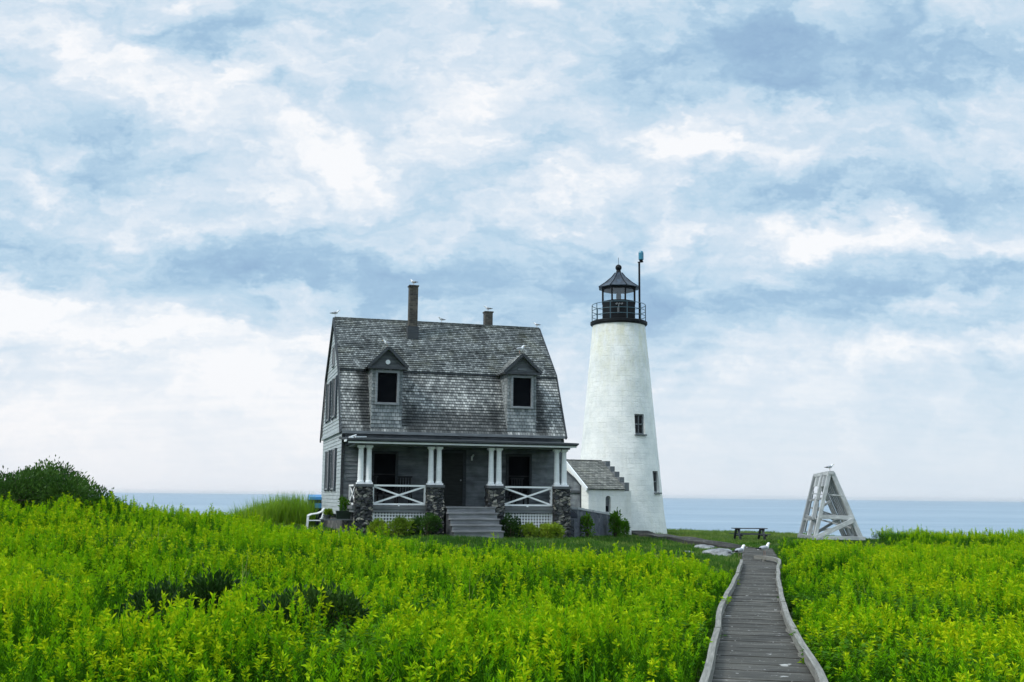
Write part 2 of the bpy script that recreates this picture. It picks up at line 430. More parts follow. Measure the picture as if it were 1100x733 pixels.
def ground_z(x, y):
    sw = 0; sz = 0
    for a, b, z in CP:
        d = (x-a)**2 + (y-b)**2 + .25
        w = 1/(d*d); sw += w; sz += w*z
    z = sz/sw
    ye = lerp_poly([(-24,47),(-13,50),(-6,62),(0,78),(18,78),(23,56),(30,54)], x)
    z -= 9.5*sm(ye-3, ye+20, y)
    z -= 9.5*sm(40, 62, abs(x)); z -= 5*sm(-15, -45, y)
    return z + (.035*mnoise.noise((x*.5, y*.5, 0)) + (.1*mnoise.noise((x*.17, y*.23, 4)) if y < 30 else 0)) * (1 if abs(x - bl(y) - .5) > 2 else .2)

def build_ground():
    xs = [-75 + 1.2*i for i in range(int(150/1.2)+1)]
    ys = [-50 + 1.2*i for i in range(int(165/1.2)+1)]
    mb = MB(); nx = len(xs)
    for y in ys:
        for x in xs: mb.v.append(V((x, y, ground_z(x, y))))
    for j in range(len(ys)-1):
        for i in range(nx-1):
            a = j*nx+i
            mb.f.append((a, a+1, a+nx+1, a+nx)); mb.m.append(0); mb.uv.append([(0,0)]*4)
    m, t = mat('ground_soil'); ob, uv = coords(t)
    n = t.noise(ob, .8, 5, .6); n2 = t.noise(ob, 9., 4, .7)
    c = t.mix(t.remap(n, .35, .65), (.035,.065,.012), (.06,.105,.018))
    c = t.mix(t.remap(n2, .45, .7, 0, .5), c, (.02,.035,.008))
    sp = t.n('ShaderNodeSeparateXYZ'); t.l(ob, sp.inputs[0])
    c = t.mix(t.remap(sp.outputs[2], -1.6, -3., 0, 1), c, (.2,.2,.19))      # bare shore rock low down
    t.surf(c, .95, .1, n2, .5, .05)
    o = mb.build('ground', m, None, True)
    tag(o, 'grassy ground of the low island', None, None, 'structure')
build_ground()

def build_sea():
    mb = MB(); s_ = 15000
    mb.face([(-s_,-s_,-6.5),(s_,-s_,-6.5),(s_,s_,-6.5),(-s_,s_,-6.5)])
    m, t = mat('sea_water'); ob, uv = coords(t)
    n = t.noise(t.map(ob, (.05,.16,1)), 1., 6, .65)
    n2 = t.noise(t.map(ob, (.004,.012,1)), 1., 4, .6)
    c = t.mix(t.remap(n2, .35, .65), (.2,.28,.35), (.245,.325,.39))
    c = t.mix(t.remap(n, .38, .66, 0, .7), c, (.14,.21,.275))
    wind = t.noise(t.map(ob, (.0012,.011,1), (3,1,0)), 1., 6, .6)
    c = t.mix(t.remap(wind, .5, .66, 0, .55), c, (.3,.37,.42))
    wl = t.noise(t.map(ob, (.012,.09,1)), 1., 5, .7)
    c = t.mix(t.remap(wl, .56, .7, 0, .6), c, (.1,.16,.22))
    p = t.surf(c, .5, .3, n, .5, .6)
    o = mb.build('sea', m); tag(o, 'calm blue grey sea out to the horizon', None, None, 'structure')
build_sea()

# ------------------------------------------------------------------ boardwalk
def build_boardwalk():
    mb = MB(); y = -2.; k = 0
    while y < 38.5:
        y1 = y + .142; sk = random.uniform(-.006, .006)
        l0, l1, r0, r1 = bl(y), bl(y1), br_(y), br_(y1)
        e0, e1 = random.uniform(-.03,.03), random.uniform(-.03,.03)
        # planks lie square to the walk
        dx = .235
        def P(x, yy, side): return V((x, yy - (.5*(r0-l0))*dx*(1 if side else -1)*.9, 0))
        zt = random.uniform(-.006, .004)
        A_, B_, C_, D_ = P(l0-e0*.5+.02, y, 0), P(r0+e1-.02, y, 1), P(r1+e1-.02, y1-.007, 1), P(l1-e0*.5+.02, y1-.007, 0)
        for p in (A_, B_, C_, D_): p.z = zt
        dn = V((0,0,-.045))
        i0 = len(mb.v)
        mb.v += [A_+dn, B_+dn, C_+dn, D_+dn, A_, B_, C_, D_]
        o_ = random.random()*20; w = r0-l0
        for q in ((4,5,6,7),(0,1,5,4),(1,2,6,5),(2,3,7,6),(3,0,4,7),(3,2,1,0)):
            mb.f.append(tuple(i0+i for i in q)); mb.m.append(0); mb.uv.append([(o_,o_),(o_+w,o_),(o_+w,o_+.13),(o_,o_+.13)])
        y = y1; k += 1
    o = mb.build('boardwalk', M['deckwood'])
    tag(o, 'weathered grey plank boardwalk leading towards the sea', None, None, 'structure')
    # stringers under the planks
    st = MB()
    for fr in (.08, .92):
        ys = [-2 + 2.0*i for i in range(21)]
        pts = [V((bl(y)+(br_(y)-bl(y))*fr, y, -.13)) for y in ys]
        for a, b in zip(pts, pts[1:]): st.beam(a, b, .06, .16)
    st.build('stringer', M['walkside'], o)
    def rail(P, y1, side, end):
        mbr = MB(); ys = []; y = -2.
        while y < y1: ys.append(y); y += .55
        pts = []
        for i, yy in enumerate(ys):
            x = lerp_poly(P, yy)
            pts.append(V((x + .014*math.sin(yy*1.9) + random.uniform(-.012,.012), yy, .085 + .012*math.sin(yy*.8+side))))
        pts += [V(e) for e in end]
        # smooth the corners a little
        for _ in range(2):
            pts = [pts[0]] + [(pts[i-1] + pts[i]*2 + pts[i+1])/4 for i in range(1, len(pts)-1)] + [pts[-1]]
        w, h = .085, .1; prev = None; L = 0
        for i, p in enumerate(pts):
            d = (pts[min(i+1,len(pts)-1)] - pts[max(i-1,0)]).normalized(); x = d.cross(V((0,0,1))).normalized()
            ring = [p - x*w/2 - V((0,0,h/2)), p + x*w/2 - V((0,0,h/2)), p + x*w*.42 + V((0,0,h/2)), p - x*w*.42 + V((0,0,h/2))]
            if i % 6 == 5 and prev:         # joint between two timbers
                g_ = (pts[i-1]-p).normalized()*-.012 if i else V((0,0,0))
                cut = [q - d*.012 for q in ring]
                for k in range(4):
                    k2 = (k+1)%4; mbr.face([prev[k], prev[k2], cut[k2], cut[k]], [(L,k*.1),(L,k*.1+.1),(L+.5,k*.1+.1),(L+.5,k*.1)])
                mbr.face(cut)
                sh = V((random.uniform(-.014,.014), 0, random.uniform(-.012,.012)))
                ring = [q + d*.006 + sh for q in ring]; mbr.face(ring[::-1]); prev = ring; L = random.random()*20
            elif prev:
                l = (p - pts[i-1]).length
                for k in range(4):
                    k2 = (k+1)%4
                    mbr.face([prev[k], prev[k2], ring[k2], ring[k]], [(L,k*.1),(L,k*.1+.1),(L+l,k*.1+.1),(L+l,k*.1)])
                L += l
            else: mbr.face(ring[::-1])
            prev = ring
        mbr.face(prev)
        # short blocks the rail is fixed on
        for i in range(2, len(pts)-1, 4):
            p = pts[i]; mbr.box(p.x-.04, p.x+.04, p.y-.12, p.y+.12, -.005, p.z-.045)
        ro = mbr.build('rail', M['kerb'], o, False)
        return ro
    rail(LP, 29.9, 0, [])
    rail(RP[:-2], 27.2, 1, [(6.9,27.9,.1),(7.16,28.8,.1),(7.34,29.6,.1),(7.36,30.4,.1),(7.2,30.9,.1),(6.98,31.1,.1)])
    return o
build_boardwalk()

def build_branch():
    """narrow walk turning off towards the lighthouse"""
    C_ = [V((8.6,38.75,0)), V((7.95,39.9,0)), V((7.25,42,0)), V((6.95,45.,0)), V((6.85,49.,0)), V((6.6,52.5,0)), V((6.4,54.4,0))]
    pts = []
    for a, b in zip(C_, C_[1:]):
        for i in range(6): pts.append(a.lerp(b, i/6))
    pts.append(C_[-1])
    mb = MB(); sd = MB()
    for a, b in zip(pts, pts[1:]):
        za, zb = ground_z(a.x, a.y)+.06+.16*sm(38.2,42,a.y), ground_z(b.x, b.y)+.06+.16*sm(38.2,42,b.y)
        d = (b-a).normalized(); x = V((d.y,-d.x,0))*.5
        n = max(1, int((b-a).length/.15))
        for i in range(n):
            p, q = a.lerp(b, i/n), a.lerp(b, (i+.92)/n); z = za+(zb-za)*i/n
            mb.hexa([V((v.x,v.y,zz)) for zz in (z-.04, z) for v in (p-x, p+x, q+x, q-x)])
        for s_ in (-1, 1):
            sd.beam(V((a.x,a.y,za-.17))+x*s_*.97, V((b.x,b.y,zb-.17))+x*s_*.97, .05, .3)
    o = mb.build('path', M['deckwood']); sd.build('side_board', M['walkside'], o)
    tag(o, 'narrow timber walk with a dark side curving to the lighthouse', None, None, 'structure')
build_branch()

# ------------------------------------------------------------------ house
HX, HY = -6.1135, 39.0
HA = R(15.5)
W, D = 8.42, 7.0
PROF = [(0,4.05),(1.15,6.5),(3.5,8.74),(5.85,6.5),(7,4.05)]
house = empty('shingled_house', (HX, HY, 0), HA, 'grey weathered shingled house with gambrel roof, two dormers and columned porch', 'house')
def hw(x, y, z):
    return V((HX + x*math.cos(HA) - y*math.sin(HA), HY + x*math.sin(HA) + y*math.cos(HA), z))
HB = .22   # lowest point of masonry in the ground

def courses(mb, bl_, br2, tl, tr, row=.13, thick=.018, m=0, seed=0):
    """overlapping shingle / clapboard courses over a quad given by its four corners"""
    bl_, br2, tl, tr = map(V, (bl_, br2, tl, tr))
    n = (br2-bl_).cross(tl-bl_).normalized()
    H = ((tl-bl_).length + (tr-br2).length)/2
    k = max(1, round(H/row)); rr = H/k
    du = (br2-bl_).normalized()
    for i in range(k):
        a0, a1 = i/k, (i+1.0)/k
        p0, p1 = bl_.lerp(tl, a0), br2.lerp(tr, a0)
        q0, q1 = bl_.lerp(tl, a1), br2.lerp(tr, a1)
        th = thick*random.uniform(.75, 1.3)
        nseg = max(1, int((p1-p0).length/1.1))
        for s_ in range(nseg):
            f0, f1 = s_/nseg, (s_+1)/nseg
            A_, B_, C_, D_ = p0.lerp(p1,f0), p0.lerp(p1,f1), q0.lerp(q1,f1), q0.lerp(q1,f0)
            t2 = th*random.uniform(.8,1.25)
            u = [( (x-bl_).dot(du) ) for x in (A_,B_,C_,D_)]
            v0, v1 = i*row + seed, (i+.999)*row + seed
            mb.face([A_+n*t2, B_+n*t2, C_+n*.003, D_+n*.003], [(u[0],v0),(u[1],v0),(u[2],v1),(u[3],v1)], m)
            mb.face([A_, B_, B_+n*t2, A_+n*t2], [(u[0],v0+.01),(u[1],v0+.01),(u[1],v0+.02),(u[0],v0+.02)], m)

def gable_x(z):
    """(y0, y1) of the gambrel at height z"""
    if z <= PROF[0][1]: return 0, D
    for (ya, za), (yb, zb) in zip(PROF[:2], PROF[1:3]):
        if z <= zb:
            y = ya + (yb-ya)*(z-za)/(zb-za); return y, D-y
    return D/2, D/2

def gable_wall(mb, x, outward, z0, z1, inset=0):
    row = .135; k = round((z1-z0)/row); r_ = (z1-z0)/k
    for i in range(k):
        za, zb = z0+i*r_, z0+(i+1)*r_
        a0, a1 = gable_x(za); b0, b1 = gable_x(zb - .001)
        if b1-b0 < .02: b0, b1 = D/2-.01, D/2+.01
        th = .02*random.uniform(.8,1.2); o_ = outward
        n = V((o_*th, 0, 0)); e = V((o_*.004, 0, 0))
        A_, B_, C_, D_ = V((x,a1,za)), V((x,a0,za)), V((x,b0,zb)), V((x,b1,zb))
        pts = [A_+n, B_+n, C_+e, D_+e]; lip = [A_, B_, B_+n, A_+n]
        oo = random.random()*9
        uv = [(p.y+oo, p.z) for p in pts]
        if outward > 0: pts = pts[::-1]; lip = lip[::-1]; uv = uv[::-1]
        mb.face(pts, uv); mb.face(lip)

def window_on_front(x0, x1, z0, z1, y, parent, name='window', fw=.09, framemat=None):
    fr = MB(); d = .07
    for a, b, c, e in ((x0-fw, x0, z0-fw, z1+fw), (x1, x1+fw, z0-fw, z1+fw)): fr.box(a, b, y-d, y+.1, c, e)
    fr.box(x0, x1, y-d, y+.1, z1, z1+fw); fr.box(x0, x1, y-d-.02, y+.1, z0-fw, z0)
    o = fr.build(name, framemat or M['win_frame'], parent, False, .008)
    return o

def build_house():
    # front wall behind the porch
    mb = MB()
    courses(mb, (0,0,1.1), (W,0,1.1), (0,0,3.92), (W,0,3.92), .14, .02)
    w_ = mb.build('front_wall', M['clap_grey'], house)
    core = MB(); core.box(.01, W-.01, .01, D-.01, .9, 3.95)
    core.build('wall_core', M['dark'], house)
    # rear wall
    mb = MB(); courses(mb, (W,D,1.1), (0,D,1.1), (W,D,4.05), (0,D,4.05), .14, .02)
    mb.build('rear_wall', M['clap_pale'], house)
    # gable walls, the upper part a little proud of the lower
    gl = MB(); gable_wall(gl, 0, -1, 1.02, 4.0); gable_wall(gl, -.05, -1, 4.1, 8.72)
    gl.box(-.09, -.002, -.02, D+.02, 4.0, 4.1)
    gl.build('gable_wall', M['clap_pale'], house)
    gr = MB(); gable_wall(gr, W, 1, 1.02, 4.0); gable_wall(gr, W+.05, 1, 4.1, 8.72)
    gr.box(W+.002, W+.09, -.02, D+.02, 4.0, 4.1)
    gr.build('gable_wall', M['clap_pale'], house)
    # corner boards
    for x in (-.03, W-.07):
        cb = MB(); cb.box(x, x+.1, -.035, .07, 1.02, 3.92)
        cb.build('corner_board', M['trim_dark'], house)
    # foundation
    f = MB(); f.box(.06, W-.06, .06, D-.06, HB, 1.06); f.build('foundation', M['foundation'], house)
    # roof
    lo = MB(); x0, x1 = -.08, W+.05
    courses(lo, (x0,-.16,4.02), (x1,-.16,4.02), (x0,.06,4.4), (x1,.06,4.4), .13, .022)
    courses(lo, (x0,.06,4.4), (x1,.06,4.4), (x0,1.15,6.5), (x1,1.15,6.5), .125, .032, 0, 3*.125)
    courses(lo, (x1,D+.16,4.02), (x0,D+.16,4.02), (x1,5.85,6.5), (x0,5.85,6.5), .13, .022)
    # underside
    lo.face([(x0,1.15,6.48),(x1,1.15,6.48),(x1,-.14,4.0),(x0,-.14,4.0)]); lo.face([(x0,D+.14,4.0),(x1,D+.14,4.0),(x1,5.85,6.48),(x0,5.85,6.48)])
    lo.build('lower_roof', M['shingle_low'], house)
    up = MB()
    courses(up, (x0,1.02,6.42), (x1,1.02,6.42), (x0,3.5,8.74), (x1,3.5,8.74), .125, .034)
    courses(up, (x1,5.98,6.42), (x0,5.98,6.42), (x1,3.5,8.74), (x0,3.5,8.74), .13, .024)
    up.face([(x0,3.5,8.70),(x1,3.5,8.70),(x1,1.05,6.40),(x0,1.05,6.40)]); up.face([(x0,5.95,6.40),(x1,5.95,6.40),(x1,3.5,8.70),(x0,3.5,8.70)])
    for a, b in (((3.42,8.715),(3.58,8.78)),): up.box(x0, x1, a[0], b[0], a[1], b[1])
    upo = up.build('upper_roof', M['shingle_top'], house)
    # rake boards
    for x in (-.12, W+.08):
        rk = MB()
        for (ya, za), (yb, zb) in zip([(-.17,3.98)]+PROF[1:4]+[(D+.17,3.98)], PROF[1:4]+[(D+.17,3.98)]):
            if (ya, za) == (D+.17, 3.98): continue
            rk.beam((x, ya, za-.04), (x, yb, zb-.04), .05, .14, (0,0,1))
        rk.build('rake_board', M['trim_dark'], house)
    # break line trim and eave ledge
    tr = MB(); tr.box(x0, x1, 1.0, 1.06, 6.37, 6.415)
    tr.build('break_trim', M['trim_dark'], house)
    ev = MB(); ev.box(-.06, W+.02, -.24, .0, 3.93, 4.03)
    ev.build('eave_ledge', M['trim_grey'], house)
    # chimneys
    for xa, xb, ya, yb, zt in ((2.79, 3.13, 2.6, 2.94, 10.05), (6.29, 6.62, 4.08, 4.41, 9.42)):
        c = MB(); c.box(xa, xb, ya, yb, 7.5, zt); c.box(xa-.03, xb+.03, ya-.03, yb+.03, zt, zt+.05)
        co = c.build('chimney', M['brick'], house)
        fl = MB(); fl.box(xa-.05, xb+.05, ya-.05, yb+.04, 7.9, 8.42 if zt > 10 else 8.5)
        fl.build('flashing', M['trim_dark'], co)
    # dormers
    for cx_, half, wx0, wx1, wz0, wz1, zp in ((1.56, .57, 1.2, 1.92, 5.1, 6.2, 7.14), (6.73, .57, 6.37, 7.09, 5.12, 6.21, 7.1)):
        a, b = cx_-half, cx_+half; zb = 6.42; yf = -.09
        d = MB()
        courses(d, (a,yf,4.05), (b,yf,4.05), (a,yf,wz0-.08), (b,yf,wz0-.08), .13, .018)
        courses(d, (a,yf,wz0-.08), (wx0-.08,yf,wz0-.08), (a,yf,zb), (wx0-.08,yf,zb), .13, .018)
        courses(d, (wx1+.08,yf,wz0-.08), (b,yf,wz0-.08), (wx1+.08,yf,zb), (b,yf,zb), .13, .018)
        d.face([(a,yf,4.05),(a,yf,zb),(a,1.3,zb)][::-1]); d.face([(b,yf,4.05),(b,yf,zb),(b,1.3,zb)])
        d.face([(wx0-.09,yf,wz1+.06),(wx1+.09,yf,wz1+.06),(wx1+.09,yf,zb),(wx0-.09,yf,zb)])
        do = d.build('dormer', M['shingle_pale'], house)
        p = MB()
        slope = (zp-zb)/(half+.1)
        p.face([(a-.08,yf-.01,zb),(b+.08,yf-.01,zb),(cx_,yf-.01,zp-.03)])
        p.build('gable', M['gable_wood'], do)
        r_ = MB()
        for s_ in (-1, 1):
            e0 = V((cx_+s_*(half+.16), yf-.16, zb-.02)); e1 = V((cx_+s_*(half+.16), 1.35, zb-.02))
            t0 = V((cx_, yf-.16, zp+.02)); t1 = V((cx_, 2.0, zp+.02))
            if s_ < 0: courses(r_, e1, e0, t1, t0, .13, .02)
            else: courses(r_, e0, e1, t0, t1, .13, .02)
            r_.face([e0-V((0,0,.03)), e1-V((0,0,.03)), t1-V((0,0,.03)), t0-V((0,0,.03))])
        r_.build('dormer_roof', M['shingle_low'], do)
        k = MB()
        for s_ in (-1, 1):
            k.beam((cx_+s_*(half+.17), yf-.17, zb-.02), (cx_, yf-.17, zp+.0), .05, .11, (0,0,1))
        k.box(cx_-half-.16, cx_+half+.16, yf-.17, yf-.02, zb-.09, zb+.0)
        k.build('rake_board', M['trim_dark'], do)
        fo = window_on_front(wx0, wx1, wz0, wz1, yf, do, 'window_frame', .085)
        g_ = MB(); g_.box(wx0, wx1, yf+.02, yf+.06, wz0, wz1); g_.build('pane', M['dark'], do)
        if cx_ < 3:
            o_ = MB(); o_.tube([(cx_, yf-.05, 6.6), (cx_, yf-.01, 6.6)], .085, 16); o_.build('vent_cover', M['white'], do)
        else:
            o_ = MB(); o_.box(cx_-.17, cx_+.17, yf-.03, yf-.012, 6.5, 6.58); o_.build('vent_cover', M['trim_grey'], do)
    # gable windows (left wall), pairs with dark shutters, plus the attic slit
    def side_window(yc, z0, z1, wdt, x, shut=.42):
        h = wdt/2; o = MB()
        o.box(x-.05, x+.05, yc-h-.07, yc-h, z0-.07, z1+.07); o.box(x-.05, x+.05, yc+h, yc+h+.07, z0-.07, z1+.07)
        o.box(x-.05, x+.05, yc-h, yc+h, z1, z1+.07); o.box(x-.08, x+.05, yc-h, yc+h, z0-.07, z0)
        wo = o.build('window', M['win_frame'], house)
        g_ = MB(); g_.box(x-.028, x+.05, yc-h, yc+h, z0, z1); g_.build('pane', M['glass_dark'], wo)
        if shut:
            for s_ in (-1, 1):
                ya = yc + s_*(h+.08); yb = yc + s_*(h+.08+shut); ya, yb = min(ya,yb), max(ya,yb)
                s2 = MB(); s2.box(x-.07, x-.02, ya, yb, z0-.12, z1+.05)
                s2.build('shutter', M['shutter'], wo)
    for yc in (4.6, 2.4):
        side_window(yc, 1.98, 3.42, .85, 0, .3)
        side_window(yc, 4.74, 6.18, .8, -.05, .3)
    side_window(3.3, 6.8, 7.5, .6, -.05, 0)
    # front windows and door under the porch
    for (a, b, z0, z1) in ((1.16, 1.95, 1.75, 3.22), (6.24, 7.06, 1.75, 3.22)):
        wo = window_on_front(a, b, z0, z1, -.03, house, 'window', .09, M['trim_dark'])
        g_ = MB(); g_.box(a, b, -.045, -.025, z0, z1); g_.build('pane', M['dark'], wo)
        s_ = MB(); s_.box(a, b, -.065, -.04, (z0+z1)/2-.02, (z0+z1)/2+.02); s_.build('sash_rail', M['chairwood'], wo)
    d = MB(); d.box(3.72, 4.48, -.05, -.03, 1.36, 3.3)
    for z0, z1 in ((1.5, 2.2), (2.32, 3.2)): d.box(3.82, 4.38, -.06, -.045, z0, z1)
    do = d.build('front_door', M['door_dark'], house)
    fr = MB(); fr.box(3.6, 3.72, -.08, -.02, 1.36, 3.42); fr.box(4.48, 4.6, -.08, -.02, 1.36, 3.42); fr.box(3.72, 4.48, -.08, -.02, 3.3, 3.42)
    fr.build('door_frame', M['trim_dark'], do)
    hn = MB(); hn.tube([(4.4,-.1,2.3),(4.4,-.06,2.3)], .03, 8); hn.build('handle', M['capstone'], do)
    lp = MB(); lp.box(4.79, 4.85, -.06, -.02, 3.04, 3.2); lp.tube([(4.82,-.08,3.17),(4.86,-.15,3.25)], .035, 8)
    lp.build('porch_lamp', M['white'], house)
build_house()

def build_porch():
    porch = MB()
    # floor
    porch.box(.15, 8.05, -2.12, -.03, 1.25, 1.36)
    po = porch.build('porch_floor', M['floorwood'], house)
    rim = MB(); rim.box(.2, 8.0, -2.1, -2.04, 1.14, 1.25); rim.box(.2,.26,-2.04,-.03,1.14,1.25); rim.box(7.94,8.0,-2.04,-.03,1.14,1.25)
    rim.build('rim_board', M['trim_grey'], po)
    # roof: a low shed
    r_ = MB()
    x0, x1 = -.14, 8.2
    r_.hexa([V(p) for p in ((x0,-2.5,3.585),(x1,-2.5,3.585),(x1,-.03,3.72),(x0,-.03,3.72),(x0,-2.5,3.65),(x1,-2.5,3.65),(x1,-.03,3.8),(x0,-.03,3.8))])
    ro = r_.build('porch_roof', M['trim_dark'], house)
    c = MB(); c.box(.1, 8.12, -2.2, -.04, 3.5, 3.53); c.build('ceiling', M['trim_dark'], ro)
    f = MB(); f.box(x0+.06, x1-.06, -2.42, -2.36, 3.485, 3.583); f.build('fascia', M['white'], ro)
    f2 = MB(); f2.box(x0+.03, x1-.03, -2.455, -2.425, 3.548, 3.60); f2.build('gutter', M['trim_dark'], ro)
    e = MB(); e.box(-.19, -.145, -2.52, -2.1, 3.53, 3.6); e.build('eave_end', M['white'], ro)
    b = MB(); b.box(.2, 8.0, -2.1, -1.9, 3.43, 3.5); b.box(.2, .38, -1.9, -.04, 3.43, 3.5); b.box(7.82, 8.0, -1.9, -.04, 3.43, 3.5)
    b.build('beam', M['trim_grey'], ro)
    s_ = MB()
    s_.box(-.05,.1,-2.35,-2.2,3.66,3.71); s_.beam((.16,-2.3,3.7),(.55,-2.2,3.715),.1,.03); s_.beam((.0,-2.15,3.7),(.22,-2.05,3.78),.08,.03)
    s_.build('loose_board', M['white'], ro)
    # piers of rubble with pairs of white columns
    for (a, b2), cols in (((.26,.82),(.42,.70)), ((2.73,3.30),(2.88,3.17)), ((4.92,5.48),(5.06,5.35)), ((7.37,7.93),(7.52,7.8))):
        mb = MB(); y0, y1 = -2.3, -1.72; zt = 2.02; nz, nx = 44, 14
        ring = []
        cx_, cy_ = (a+b2)/2, (y0+y1)/2
        per = []
        for i in range(nx): per.append((a+(b2-a)*i/nx, y0))
        for i in range(nx): per.append((b2, y0+(y1-y0)*i/nx))
        for i in range(nx): per.append((b2-(b2-a)*i/nx, y1))
        for i in range(nx): per.append((a, y1-(y1-y0)*i/nx))
        n = len(per); cells = []
        rng = random.Random(int(a*100))
        rows = []
        for j in range(nz+1):
            z = HB + (zt-HB)*j/nz; row = []
            flare = 1 + .07*(1-j/nz)
            for (x, y) in per:
                q = V((x*5.2, y*5.2, z*8))
                d_, pts_ = mnoise.voronoi(q)
                off = .05*min(1, (d_[1]-d_[0])*2.2) - .022
                ox, oy = (x-cx_), (y-cy_); L = math.hypot(ox, oy)
                row.append(len(mb.v)); mb.v.append(V((cx_+ox*flare*(1+off/L), cy_+oy*flare*(1+off/L), z)))
            rows.append(row)
        for r0, r1 in zip(rows, rows[1:]):
            for k in range(n):
                k2 = (k+1) % n
                mb.f.append((r0[k], r0[k2], r1[k2], r1[k])); mb.m.append(0); mb.uv.append([(0,0)]*4)
        pr = mb.build('pier', M['pier'], house)
        cp = MB(); cp.box(a-.03, b2+.03, y0-.03, y1+.03, zt-.01, 2.1); cp.build('capstone', M['darkcap'], pr)
        for cxx in cols:
            c = MB(); cyy = -2.0
            c.box(cxx-.135, cxx+.135, cyy-.135, cyy+.135, 2.1, 2.16)
            c.lathe([(.115,2.16),(.12,2.2),(.1,2.24),(.1,2.5),(.085,3.28),(.08,3.3),(.1,3.33),(.1,3.36)], 16, (cxx, cyy, 0))
            c.box(cxx-.12, cxx+.12, cyy-.12, cyy+.12, 3.36, 3.43)
            c.build('column', M['white'], house)
    # railings with crossed braces
    def railing(p0, p1, foot=True, two=False):
        p0, p1 = V(p0), V(p1); r2 = MB(); z0, z1 = 1.42, 2.06
        def at_(t, z): q = p0.lerp(p1, t); q.z = z; return q
        up = (0,0,1)
        r2.beam(at_(0,z1), at_(1,z1), .07, .06, up); r2.beam(at_(0,z0), at_(1,z0), .06, .06, up)
        d = (p1-p0).normalized()*.03
        for t, s_ in ((0,1),(1,-1)):
            r2.beam(at_(t,z0-.02)+d*s_, at_(t,z1)+d*s_, .06, .06)
        nrm = V((d.y,-d.x,0)).normalized()*.012
        r2.beam(at_(.02,z0+.02)+nrm, at_(.98,z1-.03)+nrm, .022, .06, up); r2.beam(at_(.02,z1-.03)-nrm, at_(.98,z0+.02)-nrm, .022, .06, up)
        if foot:
            r2.beam(at_(.5,1.36), at_(.5,z0), .06, .06)
        return r2.build('railing', M['white'], house)
    railing((.84,-2.0,0), (2.71,-2.0,0)); railing((5.5,-2.0,0), (7.35,-2.0,0))
    railing((.3,-1.7,0), (.3,-.08,0)); railing((7.88,-1.7,0), (7.88,-.08,0))
    # lattice under the floor, dark void behind
    for a, b2 in ((.9,2.66),(5.56,7.3)):
        l = MB(); y = -2.03; z0, z1 = .5, 1.13
        x = a
        while x < b2: l.box(x, x+.042, y, y+.012, z0, z1); x += .105
        z = z0+.03
        while z < z1: l.box(a, b2, y-.013, y-.001, z, z+.042); z += .105
        l.box(a-.05, a, y-.02, y+.02, z0, z1); l.box(b2, b2+.05, y-.02, y+.02, z0, z1)
        l.build('lattice', M['white'], house)
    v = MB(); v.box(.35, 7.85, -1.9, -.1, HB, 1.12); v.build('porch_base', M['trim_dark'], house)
    # steps
    s2 = MB(); zs = [.37+.198*i for i in range(6)]
    for i in range(5):
        y0 = -2.14-.29*(4-i); zt = zs[i+1]-.005
        s2.box(3.37, 5.15, y0-.32, y0+.01, zt-.045, zt)
        s2.box(3.4, 5.12, y0-.285, y0-.25, zs[i]-.25 if i == 0 else zs[i]-.045, zt-.045)
    st = s2.build('steps', M['step'], house)
    for x in (3.4, 5.08):
        s3 = MB(); s3.hexa([V(p) for p in ((x,-3.55,HB),(x+.04,-3.55,HB),(x+.04,-2.14,HB),(x,-2.14,HB),(x,-3.5,.42),(x+.04,-3.5,.42),(x+.04,-2.14,1.28),(x,-2.14,1.28))])
        s3.build('stringer', M['trim_dark'], st)
build_porch()

def porch_chair(x, y, rz, label):
    p = hw(x, y, 1.36)
    o = empty('porch_chair', p, HA + rz, label, 'chair', 'dark wooden chairs on the porch')
    s_ = MB(); s_.box(-.27,.27,-.25,.25,.38,.42); s_.build('seat', M['chairwood'], o)
    b = MB()
    for i in range(5): b.box(-.24+.1*i, -.18+.1*i, .24, .265, .45, 1.0)
    b.box(-.27,.27,.235,.27,1.0,1.06); b.box(-.27,.27,.235,.27,.44,.48)
    b.build('backrest', M['chairwood'], o)
    for sx in (-1, 1):
        for sy in (-1, 1):
            l = MB(); l.box(sx*.25-.025, sx*.25+.025, sy*.23-.025, sy*.23+.025, 0, .38 if sy > 0 else .6); l.build('leg', M['chairwood'], o)
        a = MB(); a.box(sx*.26-.04, sx*.26+.04, -.28, .25, .6, .63); a.build('armrest', M['chairwood'], o)
porch_chair(1.1, -.75, R(20), 'dark wooden armchair in the corner of the porch beneath the left window')
porch_chair(2.15, -.7, R(-20), 'dark wooden armchair on the porch between the left window and the front door')
porch_chair(6.5, -.7, R(5), 'dark wooden armchair on the porch beneath the window right of the door')

